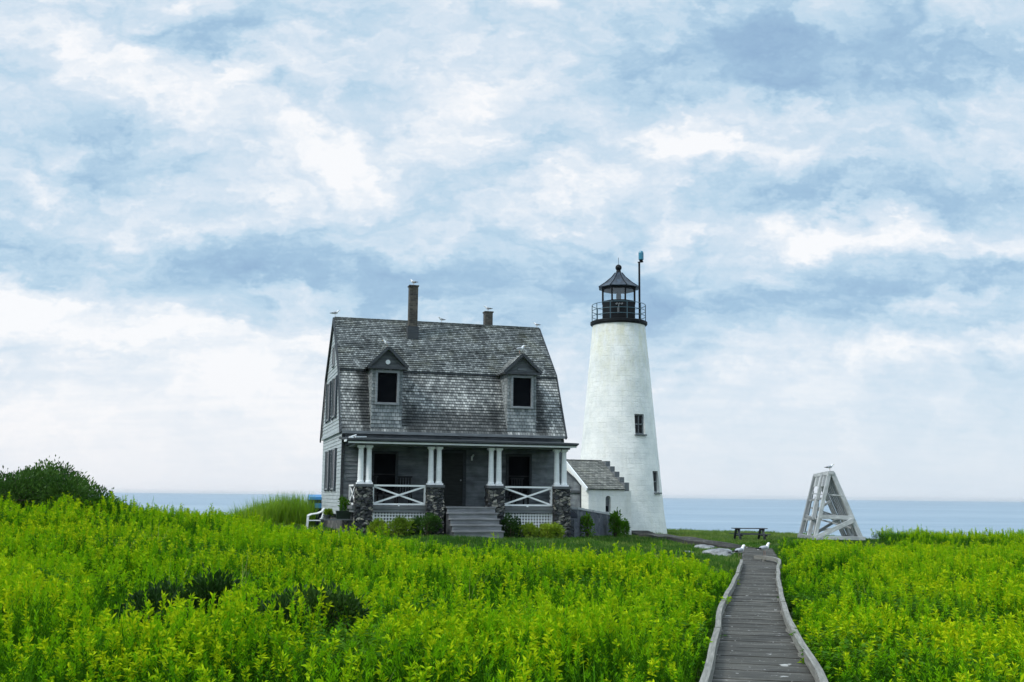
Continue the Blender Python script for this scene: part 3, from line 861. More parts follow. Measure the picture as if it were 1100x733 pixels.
# ------------------------------------------------------------------ lighthouse
TX, TY, TB = 5.77, 57.2, -.3
light = empty('lighthouse', (TX, TY, 0), 0, 'tapering white stone lighthouse with black lantern room and gallery', 'lighthouse')
def tr_(z): return 2.43 + (1.41-2.43)*(z+.15)/11.1 + .06*sm(1.2,-.3,z)
FA = math.atan2(-TY, -TX)
def build_light():
    wins = [(R(34), .16, 4.98, 6.02), (R(61), .14, 2.0, 3.1)]
    angs = set(); N = 72
    for i in range(N): angs.add(round(2*math.pi*i/N, 5))
    for a, hw_, z0, z1 in wins:
        for b in (a-hw_, a+hw_):
            near = min(angs, key=lambda q: abs(q-b)); angs.discard(near); angs.add(round(b, 5))
    angs = sorted(angs)
    zs = set([TB + i*(10.95-TB)/40 for i in range(41)])
    for w in wins:
        for z in w[2:]:
            near = min(zs, key=lambda q: abs(q-z)); zs.discard(near); zs.add(z)
    zs = sorted(zs)
    def P(a, z, r=None):
        r = tr_(z) if r is None else r
        r += .014*mnoise.noise((a*6, z*1.3, 2)) 
        return V((r*math.cos(FA+a), r*math.sin(FA+a), z))
    mb = MB(); n = len(angs)
    for j, z in enumerate(zs):
        for a in angs: mb.v.append(P(a, z))
    for j in range(len(zs)-1):
        for i in range(n):
            i2 = (i+1) % n; a0 = angs[i]; a1 = angs[i2] if i2 else 2*math.pi
            am, zm = (a0+a1)/2, (zs[j]+zs[j+1])/2
            if any(w[0]-w[1] < am < w[0]+w[1] and w[2] < zm < w[3] for w in wins): continue
            mb.f.append((j*n+i, j*n+i2, (j+1)*n+i2, (j+1)*n+i)); mb.m.append(0)
            mb.uv.append([(a0*2,zs[j]),(a1*2,zs[j]),(a1*2,zs[j+1]),(a0*2,zs[j+1])])
    for a, h_, z0, z1 in wins:   # reveals
        def Q(aa, z, dep):
            c0 = V((math.cos(FA+a), math.sin(FA+a), 0)); p = P(aa, z); return p - c0*dep
        for u in range(6):
            za, zb = z0+(z1-z0)*u/6, z0+(z1-z0)*(u+1)/6
            mb.face([Q(a-h_,za,0),Q(a-h_,za,.3),Q(a-h_,zb,.3),Q(a-h_,zb,0)]); mb.face([Q(a+h_,za,.3),Q(a+h_,za,0),Q(a+h_,zb,0),Q(a+h_,zb,.3)])
        mb.face([Q(a-h_,z0,0),Q(a+h_,z0,0),Q(a+h_,z0,.3),Q(a-h_,z0,.3)]); mb.face([Q(a-h_,z1,.3),Q(a+h_,z1,.3),Q(a+h_,z1,0),Q(a-h_,z1,0)])
    mb.build('tower', M['tower'], light, False)
    for o in light.children:
        if o.name.startswith('tower'):
            o.data.polygons.foreach_set('use_smooth', [True]*len(o.data.polygons))
    for a, h_, z0, z1 in wins:
        c0 = V((math.cos(FA+a), math.sin(FA+a), 0)); s_ = V((-c0.y, c0.x, 0)); zc = (z0+z1)/2
        base = c0*(tr_(zc)-.17); hw_ = tr_(zc)*h_
        fr = MB()
        def L(u, z): q = base + s_*u; q.z = z; return q
        for u in (-hw_+.035, hw_-.035): fr.beam(L(u,z0), L(u,z1), .07, .07, c0)
        for z in (z0+.035, z1-.035, zc): fr.beam(L(-hw_,z), L(hw_,z), .06, .06, (0,0,1))
        fr.beam(L(0,z0), L(0,z1), .04, .04, c0)
        fo = fr.build('window', M['trim_grey'], light)
        pn = MB(); q = c0*.03
        pn.face([L(-hw_,z0)-q, L(hw_,z0)-q, L(hw_,z1)-q, L(-hw_,z1)-q]); pn.build('pane', M['glass_dark'], fo)
        sl = MB(); o2 = c0*.2
        a_ = [L(-hw_-.05,z0-.08)+c0*.1, L(hw_+.05,z0-.08)+c0*.1]
        sl.hexa([a_[0], a_[0]+o2, a_[1]+o2, a_[1]]+[p+V((0,0,.075)) for p in (a_[0], a_[0]+o2, a_[1]+o2, a_[1])])
        sl.build('sill', M['trim_grey'], fo)
    # gallery
    gl = MB(); gl.lathe([(1.3,10.78),(1.38,10.86),(1.5,10.92),(1.54,10.96),(1.54,11.08),(1.46,11.12),(1.0,11.13)], 48)
    go = gl.build('gallery', M['black'], light)
    ra = MB(); rr = 1.44
    for k in range(10):
        a = FA + R(18) + 2*math.pi*k/10
        ra.tube([(rr*math.cos(a), rr*math.sin(a), 11.1), (rr*math.cos(a), rr*math.sin(a), 12.02)], .024, 6)
    for z in (11.4, 11.7, 12.02):
        ra.tube([(rr*math.cos(2*math.pi*k/40), rr*math.sin(2*math.pi*k/40), z) for k in range(41)], .018, 6, 0, False)
    ra.build('gallery_railing', M['rail_iron'], go)
    # lantern room: octagon
    lt = MB(); a0 = FA + R(22.5)
    lt.lathe([(.95,11.1),(.95,12.12),(.98,12.14),(.98,12.2),(.9,12.22)], 8, (0,0,0), 0, a0)
    for k in range(8):
        a = a0 + k*math.pi/4; p = (.93*math.cos(a), .93*math.sin(a))
        lt.tube([(p[0],p[1],12.2),(p[0],p[1],12.9)], .05, 6)
    lt.lathe([(.9,12.84),(.99,12.85),(.99,12.98),(.9,12.98)], 8, (0,0,0), 0, a0)
    lo = lt.build('lantern_room', M['black'], light)
    gp = MB()
    for k in range(8):
        a, b = a0+k*math.pi/4, a0+(k+1)*math.pi/4; r_ = .91
        gp.face([(r_*math.cos(a), r_*math.sin(a), 12.2),(r_*math.cos(b), r_*math.sin(b), 12.2),(r_*math.cos(b), r_*math.sin(b), 12.86),(r_*math.cos(a), r_*math.sin(a), 12.86)])
    gp.build('glazing', M['glass'], lo)
    ln = MB(); ln.lathe([(.05,11.8),(.05,12.25),(.12,12.28),(.14,12.5),(.12,12.72),(.04,12.76)], 16); ln.build('lamp', M['trim_grey'], lo)
    rf = MB(); rf.lathe([(1.14,12.95),(1.16,12.98),(.78,13.24),(.42,13.55),(.2,13.82),(.14,13.86)], 8, (0,0,0), 0, a0)
    ro = rf.build('lantern_roof', M['lroof'], light)
    ri = MB()
    for k in range(8):
        a = a0+k*math.pi/4
        ri.tube([(r_*math.cos(a), r_*math.sin(a), z+.01) for r_, z in ((1.16,12.98),(.78,13.24),(.42,13.55),(.2,13.82))], .022, 5)
    ri.build('roof_rib', M['black'], ro)
    vb = MB(); vb.lathe([(.15,13.8),(.13,13.9),(.12,13.96),(.1,14.0)]+[(.175*math.sin(R(q)), 14.12-.175*math.cos(R(q))) for q in range(35,180,12)], 20)
    vo = vb.build('ventilator_ball', M['black'], ro)
    rd = MB(); rd.tube([(0,0,14.25),(0,0,14.68)], .012, 5); rd.build('lightning_rod', M['black'], ro)
    # white light fitting on the face of the lantern room
    c0 = V((math.cos(FA), math.sin(FA), 0)); s_ = V((-c0.y, c0.x, 0))
    ft = MB(); b = c0*1.0
    for u in (-.16, -.02, .12): ft.beam(b+s_*u+V((0,0,11.93)), b+s_*(u+.1)+V((0,0,11.97)), .1, .07)
    ft.beam(b+V((0,0,11.5)), b+V((0,0,11.92)), .05, .05, c0); ft.beam(b+s_*-.06+V((0,0,11.45)), b+s_*-.06+V((0,0,11.75)), .03, .03, c0)
    ft.build('floodlight', M['trim_grey'], lo)
    # auxiliary beacon on its pole
    q = s_*1.12 + c0*.1
    pl = MB(); pl.tube([q+V((0,0,11.1)), q+V((0,0,14.38))], .055, 8)
    pl.beam(q+V((-.08,0,14.38)), q+V((.22,0,14.42)), .06, .06)
    pl.tube([q+s_*.1+V((0,0,14.38)), q+s_*.1+V((0,0,14.52))], [.07,.11], 8)
    po = pl.build('beacon_pole', M['black'], light)
    bc = MB(); bq = q+s_*.1
    bc.lathe([(.13,14.52),(.14,14.54),(.14,14.9),(.12,14.97),(.06,15.02)], 16, bq); bc.build('beacon', M['teal'], po)
build_light()

# ------------------------------------------------------------------ passage building
OA = R(24); OF = V((3.68, 51, 0)); ob_ = empty('passage_building', OF, OA, 'small white outbuilding with grey shingled roof against the lighthouse foot', 'outbuilding')
def build_oil():
    L_, Dp, ze, zr = 1.95, 4.6, 2.13, 3.47; h = Dp/2; zb = -.2
    w = MB()
    # front wall with niche
    n0, n1, nz0, nz1 = .92, 1.2, 1.02, 1.66
    w.face([(0,0,zb),(n0,0,zb),(n0,0,ze),(0,0,ze)]); w.face([(n1,0,zb),(L_,0,zb),(L_,0,ze),(n1,0,ze)])
    w.face([(n0,0,zb),(n1,0,zb),(n1,0,nz0),(n0,0,nz0)])
    arc = [(n0+(n1-n0)*(1-math.cos(math.pi*k/8))/2, nz1+.14*math.sin(math.pi*k/8)) for k in range(9)]
    for (xa, za), (xb, zb2) in zip(arc, arc[1:]):
        w.face([(xa,0,za),(xb,0,zb2),(xb,0,ze),(xa,0,ze)]); w.face([(xa,0,za),(xa,.18,za),(xb,.18,zb2),(xb,0,zb2)])
    w.face([(n0,0,nz0),(n0,.18,nz0),(n0,.18,nz1),(n0,0,nz1)]); w.face([(n1,.18,nz0),(n1,0,nz0),(n1,0,nz1),(n1,.18,nz1)]); w.face([(n0,0,nz0),(n1,0,nz0),(n1,.18,nz0),(n0,.18,nz0)])
    w.face([(L_,Dp,zb),(0,Dp,zb),(0,Dp,ze),(L_,Dp,ze)])
    w.face([(L_,0,zb),(L_,Dp,zb),(L_,Dp,ze),(L_,h,zr),(L_,0,ze)])
    # left gable: white surround of a grey boarded opening
    w.face([(0,0,zb),(0,0,ze),(0,.75,ze+.43),(0,.75,zb)]); w.face([(0,Dp,zb),(0,Dp-.6,zb),(0,Dp-.6,ze+.35),(0,Dp,ze)])
    w.face([(0,.75,2.3),(0,.75,ze+.43),(0,h,zr),(0,h,2.95)]); w.face([(0,h,2.95),(0,h,zr),(0,Dp-.6,ze+.35),(0,Dp-.6,2.2)])
    w.build('wall', M['whitewall'], ob_)
    nb = MB(); nb.box(n0-.02, n1+.02, .17, .2, nz0, nz1+.2); no = nb.build('window', M['trim_grey'], ob_)
    nf = MB(); nf.box(n0+.08, n1-.06, .155, .168, nz0+.05, nz0+.3); nf.build('pane', M['dark'], no)
    # boarded gable panel
    p = MB(); y = .75
    while y < Dp-.6:
        y1 = min(y+.16, Dp-.6); zz = 2.3+(2.95-2.3)*min(1, (y-.75)/(h-.75)) if y < h else 2.95-.75*(y-h)/(Dp-.6-h)
        p.box(.05, .09, y+.008, y1-.008, zb, zz+.05); y = y1
    po = p.build('boarded_door', M['clap_grey'], ob_)
    q = MB(); q.box(-.03, .05, .72, .82, zb, 2.33); q.beam((.0,.75,2.33),(.0,h,2.98),.09,.1); q.beam((0,.75,1.98),(0,h+.4,1.98),.07,.12)
    q.build('door_frame', M['trim_dark'], po)
    # roof
    r_ = MB(); x0, x1 = -.1, L_
    courses(r_, (x0,-.1,ze-.02), (x1,-.1,ze-.02), (x0,h,zr+.06), (x1,h,zr+.06), .16, .02)
    courses(r_, (x1,Dp+.1,ze-.02), (x0,Dp+.1,ze-.02), (x1,h,zr+.06), (x0,h,zr+.06), .16, .02)
    r_.face([(x0,h,zr+.03),(x1,h,zr+.03),(x1,-.08,ze-.05),(x0,-.08,ze-.05)]); r_.face([(x0,Dp+.08,ze-.05),(x1,Dp+.08,ze-.05),(x1,h,zr+.03),(x0,h,zr+.03)])
    r_.box(x0, x1, h-.07, h+.07, zr+.04, zr+.09)
    r_.build('roof', M['shingle_oil'], ob_)
    for ys_ in (-.1, Dp+.1):
        k = MB(); k.beam((-.13,ys_,ze-.06),(-.13,h,zr+.02),.05,.2); k.build('rake_board', M['white'], ob_)
    # stepped stones where the roof meets the tower side
    s_ = MB(); N = 5
    for i in range(N):
        ya, yb = h*i/N, h*(i+1)/N; zt = ze+(zr-ze)*(i+.55)/N+.16
        s_.box(L_+.004, L_+.26, ya, yb, ze-.1, zt)
    for i in range(N):
        ya, yb = Dp-h*(i+1)/N, Dp-h*i/N; zt = ze+(zr-ze)*(i+.55)/N+.16
        s_.box(L_+.004, L_+.26, ya+.001, yb, ze-.1, zt)
    s_.build('stepped_parapet', M['parapet'], ob_, False, .01)
    # short link into the tower
    lk = MB(); lk.box(L_+.01, L_+.9, .9, Dp-.9, zb, 2.05); lk.build('link_wall', M['whitewall'], ob_)
M['shingle_oil'] = m_shingle('shingle_outbuilding', (.06,.065,.062), (.16,.165,.15), (.3,.3,.27), .3, .35, .16, .16, .6, 2.)
M['parapet'] = m_plain('parapet_stone', (.16,.175,.185), .9, .2, .5, 5)
build_oil()

def build_wall():
    a, b = V((2.28,41.5,0)), V((4.75,50.1,0)); n = 30; mb = MB(); cp = MB()
    d = (b-a).normalized(); x = V((d.y,-d.x,0))*.17
    for i in range(n):
        p, q = a.lerp(b, i/n), a.lerp(b, (i+1)/n); zt = lambda f: 1.36-.42*f
        z0, z1 = zt(i/n), zt((i+1)/n)
        if i < 2: z0 = z1 = .98
        mb.hexa([V((v.x,v.y,z)) for v, z in ((p+x,-.3),(q+x,-.3),(q-x,-.3),(p-x,-.3),(p+x,z0-.08),(q+x,z1-.08),(q-x,z1-.08),(p-x,z0-.08))])
        if i >= 2 and i != 11:
            e = x*1.15; dz = random.uniform(-.01,.015)
            pp, qq = p+d*.01, q-d*.01
            cp.hexa([V((v.x,v.y,z)) for v, z in ((pp+e,z0-.078),(qq+e,z1-.078),(qq-e,z1-.078),(pp-e,z0-.078),(pp+e,z0+dz),(qq+e,z1+dz),(qq-e,z1+dz),(pp-e,z0+dz))])
    o = mb.build('garden_wall', M['wallstone'])
    cp.build('coping', M['capstone'], o)
    tag(o, 'low dark stone wall with pale coping running from house to outbuilding', 'wall')
build_wall()

# ------------------------------------------------------------------ old timber frame, picnic table, rocks
def build_frame():
    o = empty('timber_frame', (13.7, 46, 0), 0, 'old leaning bell tower frame of bleached grey timber above the meadow', 'tower frame')
    zf = 2.86; zb = 2.78; yb = 2.4
    rl = lambda t: V((0.06*t, yb*t, zf + (zb-zf)*t))                 # ridge
    bl2 = lambda t: V((-.82 + .02*t, yb*t, .02)); br3 = lambda t: V((1.18 + .05*t, yb*t, .02))
    def beam(name, a, b, w=.13, h=.13, m='driftwood', par=o, up=(0,1,0)):
        mb = MB(); mb.beam(a, b, w, h, up, 0); return mb.build(name, M[m], par, False, .006)
    for t in (0, .42, 1):
        beam('leg', bl2(t), rl(t) + V((-.1,0,0)), .15, .15, 'driftwood' if t < .5 else 'driftdark')
    for t in (0, .5, 1):
        beam('leg', br3(t), rl(t) + V((.02,0,0)), .19, .15, 'driftwood' if t == 0 else 'driftdark')
    beam('ridge_beam', rl(0)-V((.04,.1,0)), rl(1)+V((-.04,.1,0)), .22, .16, 'driftwood', o, (0,0,1))
    f = lambda s_, k: bl2(s_).lerp(rl(s_), k) ; gq = lambda s_, k: br3(s_).lerp(rl(s_), k)
    off = V((0,-.08,0))
    beam('sill_beam', bl2(0)+V((-.05,-.06,.1)), br3(0)+V((.12,-.06,.1)), .13, .15, 'driftwood', o, (0,0,1))
    beam('sill_beam', bl2(0)+V((-.02,-.1,.1)), bl2(1)+V((0,.1,.1)), .16, .16, 'driftdark', o, (0,0,1))
    beam('sill_beam', br3(0)+V((.02,-.1,.1)), br3(1)+V((0,.1,.1)), .14, .15, 'driftdark', o, (0,0,1))
    beam('tie_beam', f(0,.345)+off+V((-.05,0,0)), gq(0,.335)+off+V((.08,0,0)), .06, .17, 'driftwood', o, (0,0,1))
    beam('tie_beam', f(1,.33), gq(1,.33), .06, .13, 'driftdark', o, (0,0,1))
    beam('tie_beam', f(0,.67)+off+V((-.52,.3,.05)), gq(0,.66)+off+V((.02,0,0)), .035, .05, 'driftwood', o, (0,0,1))
    beam('brace', V((-.72,-.11,.16)), gq(0,.3)+V((-.02,-.13,0)), .05, .19, 'driftwood', o, (0,0,1))
    beam('brace', bl2(0)+V((.1,.15,.35)), bl2(1)+V((.6,-.1,1.05)), .05, .12, 'driftdark', o, (0,0,1))
    beam('brace', bl2(.3)+V((.3,.0,.3)), br3(.6)+V((-.35,-.1,1.0)), .05, .12, 'driftdark', o, (0,0,1))
    beam('brace', bl2(0)+V((.02,.1,.9)), bl2(1)+V((.3,0,.98)), .05, .11, 'driftdark', o, (0,0,1))
    beam('rail', f(0,.3)+V((-.06,.05,0)), f(1,.3)+V((-.06,.0,0)), .05, .11, 'driftdark', o, (0,0,1))
    beam('rail', f(0,.62)+V((-.06,.05,0)), f(1,.6)+V((-.06,.0,0)), .05, .09, 'driftdark', o, (0,0,1))
    random.seed(5)
    for i in range(6):
        t0, t1 = random.uniform(.05,.95), random.uniform(.05,.95)
        beam('brace', f(t0, random.uniform(.08,.5))+V((.05,0,0)), gq(t1, random.uniform(.12,.62))-V((.1,0,0)), .04, random.uniform(.07,.12), random.choice(('driftwood','driftdark')), o, (0,0,1))
    for i in range(3):
        beam('brace', f(.1+.3*i, .1)+V((-.05,0,0)), f(.3+.3*i, .55+.1*i)+V((-.05,0,0)), .04, .09, 'driftdark', o, (0,0,1))
    # boards nailed along the right slope with gaps, and a few left at the top of the other
    nrm = (br3(0)-rl(0)).cross(V((0,1,0))).normalized()
    for i in range(9):
        t = .05+.112*i + random.uniform(-.012,.012); k0 = random.choice((0,0,.05,.1)); k1 = random.uniform(.93,.99)
        if i in (3, 8): k0 = .3
        beam('slope_board', gq(t,k0)-nrm*.085, gq(t,k1)-nrm*.085, .15, .025, 'driftdark', o, nrm)
    for i in range(7):
        t = .08+.13*i
        beam('slope_board', f(t,random.uniform(.8,.84))+V((-.07,0,0)), f(t,.99)+V((-.1,0,0)), .2, .025, 'driftdark' if i % 2 else 'driftwood', o, V((-1,0,.35)))
build_frame()

def build_table():
    x, y = 13.22, 60.
    z = ground_z(x, y)-.02
    o = empty('picnic_table', (x, y, z), R(4), 'dark weathered picnic table on the grass before the sea', 'picnic table')
    t = MB()
    for i in range(5): t.box(-.92, .92, -.38+.153*i, -.24+.153*i, .72, .76)
    t.build('tabletop', M['tablewood'], o)
    for s_ in (-1, 1):
        b = MB()
        for i in range(2): b.box(-.92, .92, s_*.74-.14+.145*i, s_*.74-.005+.145*i, .42, .46)
        b.build('bench_seat', M['tablewood'], o)
    for sx in (-1, 1):
        l = MB(); X = sx*.68
        for s_ in (-1, 1): l.beam((X, s_*.72, 0), (X, s_*.2, .72), .05, .12, (1,0,0))
        l.box(X+.03, X+.07, -.86, .86, .33, .42); l.box(X+.03, X+.07, -.36, .36, .63, .72)
        l.build('trestle', M['tablewood'], o)
build_table()

def rock(x, y, sx, sy, sz, seed, label, sink=.3):
    bm = bmesh.new(); bmesh.ops.create_icosphere(bm, subdivisions=4, radius=1)
    for v in bm.verts:
        p = v.co.copy()
        d = mnoise.noise(p*1.1 + V((seed*7.3,0,0)))*.35 + mnoise.noise(p*2.7 + V((0,seed*3.1,0)))*.14
        q, _ = mnoise.voronoi(p*1.2 + V((seed,seed,0))); d += (q[1]-q[0])*.18
        v.co = p*(1+d); v.co.x *= sx; v.co.y *= sy; v.co.z *= sz
    me = bpy.data.meshes.new('rock'); bm.to_mesh(me); bm.free(); me.materials.append(M['rock'])
    o = bpy.data.objects.new('rock', me); COL.objects.link(o); o.location = (x, y, ground_z(x, y)+sz*(1-2*sink)*.5); o.rotation_euler = (0,0,seed)
    tag(o, label, 'rock', 'pale rocks beside the boardwalk end')
rock(6.95, 36.3, .75, .5, .17, 1.3, 'large flat pale rock nearest the boardwalk end')
rock(7.0, 39.2, .42, .34, .13, 2.1, 'pale rock just behind the large flat one by the boardwalk')
rock(5.9, 36.6, .42, .25, .07, 4.9, 'low grey rock left of the flat pale rock on the lawn')

# ------------------------------------------------------------------ gulls
def gull_mesh(name, fold=0., heads=0., stretch=0.):
    """one standing gull, beak to +x, feet at z=0; body, head and legs form one mesh. stretch: wing-tips lift"""
    mb = MB()
    # spine rings: (x, z, half width, half height)
    sp = [(-.225,.175,.004,.003),(-.2,.178,.03,.009),(-.15,.19,.045,.025),(-.09,.205,.068,.052),(-.02,.215,.08,.07),(.05,.225,.074,.072),(.1,.25,.056,.06),(.128,.285,.043,.046),(.148,.32,.039,.04),(.17,.345,.04,.04),(.2,.35,.031,.03),(.218,.346,.014,.014),(.245,.342,.009,.011),(.268,.335,.003,.004)]
    n = 12; rows = []
    for i, (x, z, w, h) in enumerate(sp):
        a, b = sp[max(0,i-1)], sp[min(len(sp)-1,i+1)]
        d = V((b[0]-a[0], 0, b[1]-a[1])).normalized(); u = V((-d.z, 0, d.x))
        i0 = len(mb.v); hy = heads*max(0, x-.1)
        for k in range(n):
            t = 2*math.pi*k/n
            mb.v.append(V((x, hy, z)) + V((0,1,0))*w*math.cos(t) + u*h*math.sin(t))
        rows.append(i0)
    for j in range(len(rows)-1):
        for k in range(n):
            k2 = (k+1) % n
            up = 0 < k < n/2 - 1 or k in (0, n//2-1)
            m = 3 if j >= 11 else (1 if (up and 2 <= j <= 5) else 0)
            if j <= 1: m = 0
            mb.f.append((rows[j]+k, rows[j]+k2, rows[j+1]+k2, rows[j+1]+k)); mb.m.append(m); mb.uv.append([(0,0)]*4)
    mb.f.append(tuple(rows[0]+k for k in range(n))[::-1]); mb.m.append(0); mb.uv.append([(0,0)]*n)
    mb.f.append(tuple(rows[-1]+k for k in range(n))); mb.m.append(3); mb.uv.append([(0,0)]*n)
    for s_ in (-1, 1):   # folded wings (part of the body surface), black tips past the tail
        prof = [(.075,.235,.012,.028),(.03,.237,.022,.05),(-.05,.228,.024,.048),(-.13,.21,.018,.034),(-.2,.2+stretch*.3,.011,.019),(-.29,.196+stretch,.003,.005)]
        rr = []
        for x, z, w, h in prof:
            i0 = len(mb.v); y0 = s_*(.066 if x > -.1 else .05 if x > -.18 else .025)
            for k in range(8):
                t = 2*math.pi*k/8; mb.v.append(V((x, y0 + w*math.cos(t), z + h*math.sin(t))))
            rr.append(i0)
        for j in range(len(rr)-1):
            for k in range(8):
                mb.f.append((rr[j]+k, rr[j]+(k+1)%8, rr[j+1]+(k+1)%8, rr[j+1]+k)); mb.m.append(2 if j >= 3 else 1); mb.uv.append([(0,0)]*4)
        # eye
        mb.lathe([(.001,-.006),(.006,0),(.001,.006)], 6, V((.186, s_*.036+heads*.08, .357)), 2)
        # leg and foot
        mb.tube([(0,s_*.035,.165),(.012,s_*.035,.08),(.006,s_*.035,.008)], [.011,.006,.006], 6, 4)
        mb.face([(-.01,s_*.035,.006),(.05,s_*.035-.028,.004),(.058,s_*.035,.004),(.05,s_*.035+.028,.004)], None, 4)
    me_o = mb.build(name, GULL, None, True)
    return me_o
gull_a = gull_mesh('gull', 0, .0); gull_b = gull_mesh('gull', 0, .35, .015)
gproto = [gull_a, gull_b]
first = [True, True]
def place_gull(loc, deg, kind, label, scale=1.0):
    if first[kind]: o = gproto[kind]; first[kind] = False
    else:
        o = gproto[kind].copy(); COL.objects.link(o)
    o.location = loc; o.rotation_euler = (0,0,R(deg)); o.scale = (scale,)*3
    tag(o, label, 'gull', 'gulls perched around the lighthouse station')
place_gull((6.26,29.7,.12), 35, 0, 'white gull standing on the left rail of the boardwalk', .98)
place_gull((7.2,30.85,.14), 20, 1, 'grey and white gull standing on the right rail of the boardwalk', .98)
place_gull(hw(2.97,2.77,10.1), 155, 0, 'gull on top of the tall brick chimney', .72)
place_gull(hw(6.46,4.26,9.47), 170, 1, 'gull on the short chimney', .7)
place_gull(hw(-.06,3.5,8.78), 10, 0, 'gull at the left end of the roof ridge', .75)
place_gull(hw(4.3,3.5,8.78), 200, 1, 'gull on the middle of the roof ridge between the chimneys', .62)
place_gull(hw(8.4,3.5,8.78), 165, 0, 'gull at the right end of the roof ridge', .6)
place_gull(hw(1.56,.15,7.18), 185, 1, 'gull on the peak of the left dormer', .75)
place_gull(hw(6.66,.05,7.14), 5, 1, 'gull on the peak of the right dormer', .95)
place_gull((13.72,46.35,2.93), 10, 0, 'gull on the top of the bleached timber frame', .85)

# ------------------------------------------------------------------ things beside the house
def plastic_chair():
    x, y = -7.05, 39.1
    o = empty('garden_chair', (x, y, ground_z(x, y)), R(-76), 'white plastic garden armchair beside the left wall of the house', 'chair')
    s_ = MB(); s_.box(-.25,.25,-.25,.22,.4,.43); s_.build('seat', M['plastic'], o, False, .01)
    b = MB()
    pts = [(-.24,.22,.42),(.24,.22,.42),(.26,.34,.84),(-.26,.34,.84)]
    for i in range(6):
        f0, f1 = i/6+.02, (i+1)/6-.02
        p = [V(pts[0]).lerp(V(pts[1]),f0), V(pts[0]).lerp(V(pts[1]),f1), V(pts[3]).lerp(V(pts[2]),f1), V(pts[3]).lerp(V(pts[2]),f0)]
        q = V((0,.04,0)); b.hexa([p[0],p[1],p[1]+q,p[0]+q,p[3],p[2],p[2]+q,p[3]+q])
    b.beam((-.27,.35,.84),(.27,.35,.84),.04,.05)
    b.build('backrest', M['plastic'], o)
    for sx in (-1,1):
        for sy in (-1,1):
            l = MB(); l.beam((sx*.29, sy*.27, 0), (sx*.26, sy*.23, .6 if sy < 0 else .5), .05, .055, (1,0,0)); l.build('leg', M['plastic'], o)
        a = MB(); a.tube([(sx*.27,-.25,.58),(sx*.28,-.12,.64),(sx*.28,.1,.67),(sx*.26,.26,.74),(sx*.25,.33,.86)], .032, 6); a.build('armrest', M['plastic'], o)
plastic_chair()

def crates():
    x, y = -8.05, 46.
    z = ground_z(x, y)
    o = empty('storage_bin', (x, y, z), HA, 'dark storage bin with blue lid behind the left corner of the house', 'bin')
    b = MB(); b.hexa([V(p) for p in ((-.42,-.4,0),(.42,-.4,0),(.42,.4,0),(-.42,.4,0),(-.5,-.46,1.12),(.5,-.46,1.12),(.5,.46,1.12),(-.5,.46,1.12))])
    for i in range(4): b.box(-.4+.22*i, -.36+.22*i, -.475, -.43, .1, 1.05)
    b.build('body', M['navybox'], o, False, .01)
    l = MB(); l.hexa([V(p) for p in ((-.53,-.5,1.122),(.53,-.5,1.122),(.53,.5,1.122),(-.53,.5,1.122),(-.5,-.47,1.24),(.5,-.47,1.24),(.5,.47,1.34),(-.5,.47,1.34))])
    l.build('lid', M['bluebox'], o, False, .01)
    q = MB(); q.box(-.3,.3,-.53,-.49,.78,.98); q.build('label_panel', M['bluebox'], o)
    h = MB(); h.tube([(-.45,.52,1.2),(.45,.52,1.2)], .025, 6); h.build('handle', M['navybox'], o)
crates()

# ------------------------------------------------------------------ foliage builders
def leaf(mb, p, d, L, w, up=None, m=0, curl=.15):
    """a small pointed leaf, four corners, slightly folded"""
    d = d.normalized()
    a = V((random.uniform(-1,1), random.uniform(-1,1), random.uniform(-.3,.3)))
    s_ = d.cross(a)
    if s_.length < 1e-3: s_ = d.cross(V((1,0,0)))
    if up: s_ = d.cross(V((0,0,1)) + a*.6)
    s_.normalize(); nrm = s_.cross(d)
    mid = p + d*L*.5
    i = len(mb.v)
    mb.v += [p, mid + s_*w/2 + nrm*curl*w, p + d*L - V((0,0,1))*L*.08, mid - s_*w/2 + nrm*curl*w]
    mb.f.append((i, i+1, i+2, i+3)); mb.m.append(m); mb.uv.append([(0,0)]*4)

def bush_mesh(rx, ry, rz, nleaf, L, seed, lumps=9, base=.1):
    """crown of leaves over several lobes, with twigs"""
    rng = random.Random(seed); mb = MB(); tw = MB()
    lobes = []
    for i in range(lumps):
        a = rng.uniform(0, 2*math.pi); r_ = math.sqrt(rng.random())*.72
        z = rng.uniform(.3, .8)*(1-.45*r_)
        lobes.append((V((rx*r_*math.cos(a), ry*r_*math.sin(a), base+rz*z)), rng.uniform(.28,.46)))
    for c, s_ in lobes:
        tw.tube([(c.x*.15,c.y*.15,0),(c.x*.6,c.y*.6,c.z*.5),tuple(c)], [.03,.02,.008], 5)
        for k in range(5):
            q = c + V((rng.uniform(-1,1)*rx*s_, rng.uniform(-1,1)*ry*s_, rng.uniform(-.3,1)*rz*s_))*.9
            tw.tube([tuple(c), tuple(q)], [.008,.004], 4)
    for i in range(nleaf):
        c, s_ = lobes[i % lumps]
        d = V((rng.gauss(0,1), rng.gauss(0,1), rng.gauss(.35,1))).normalized()
        r_ = s_*(.45+.62*rng.random()**.55)
        if rng.random() < .06: r_ *= 1.2
        p = c + V((d.x*rx*r_, d.y*ry*r_, d.z*rz*r_*1.1))
        if p.z < .02: continue
        dd = (d*.8 + V((rng.uniform(-.6,.6), rng.uniform(-.6,.6), rng.uniform(0,.9))))
        leaf(mb, p, dd, L*rng.uniform(.7,1.4), L*.38*rng.uniform(.8,1.2))
    return mb, tw

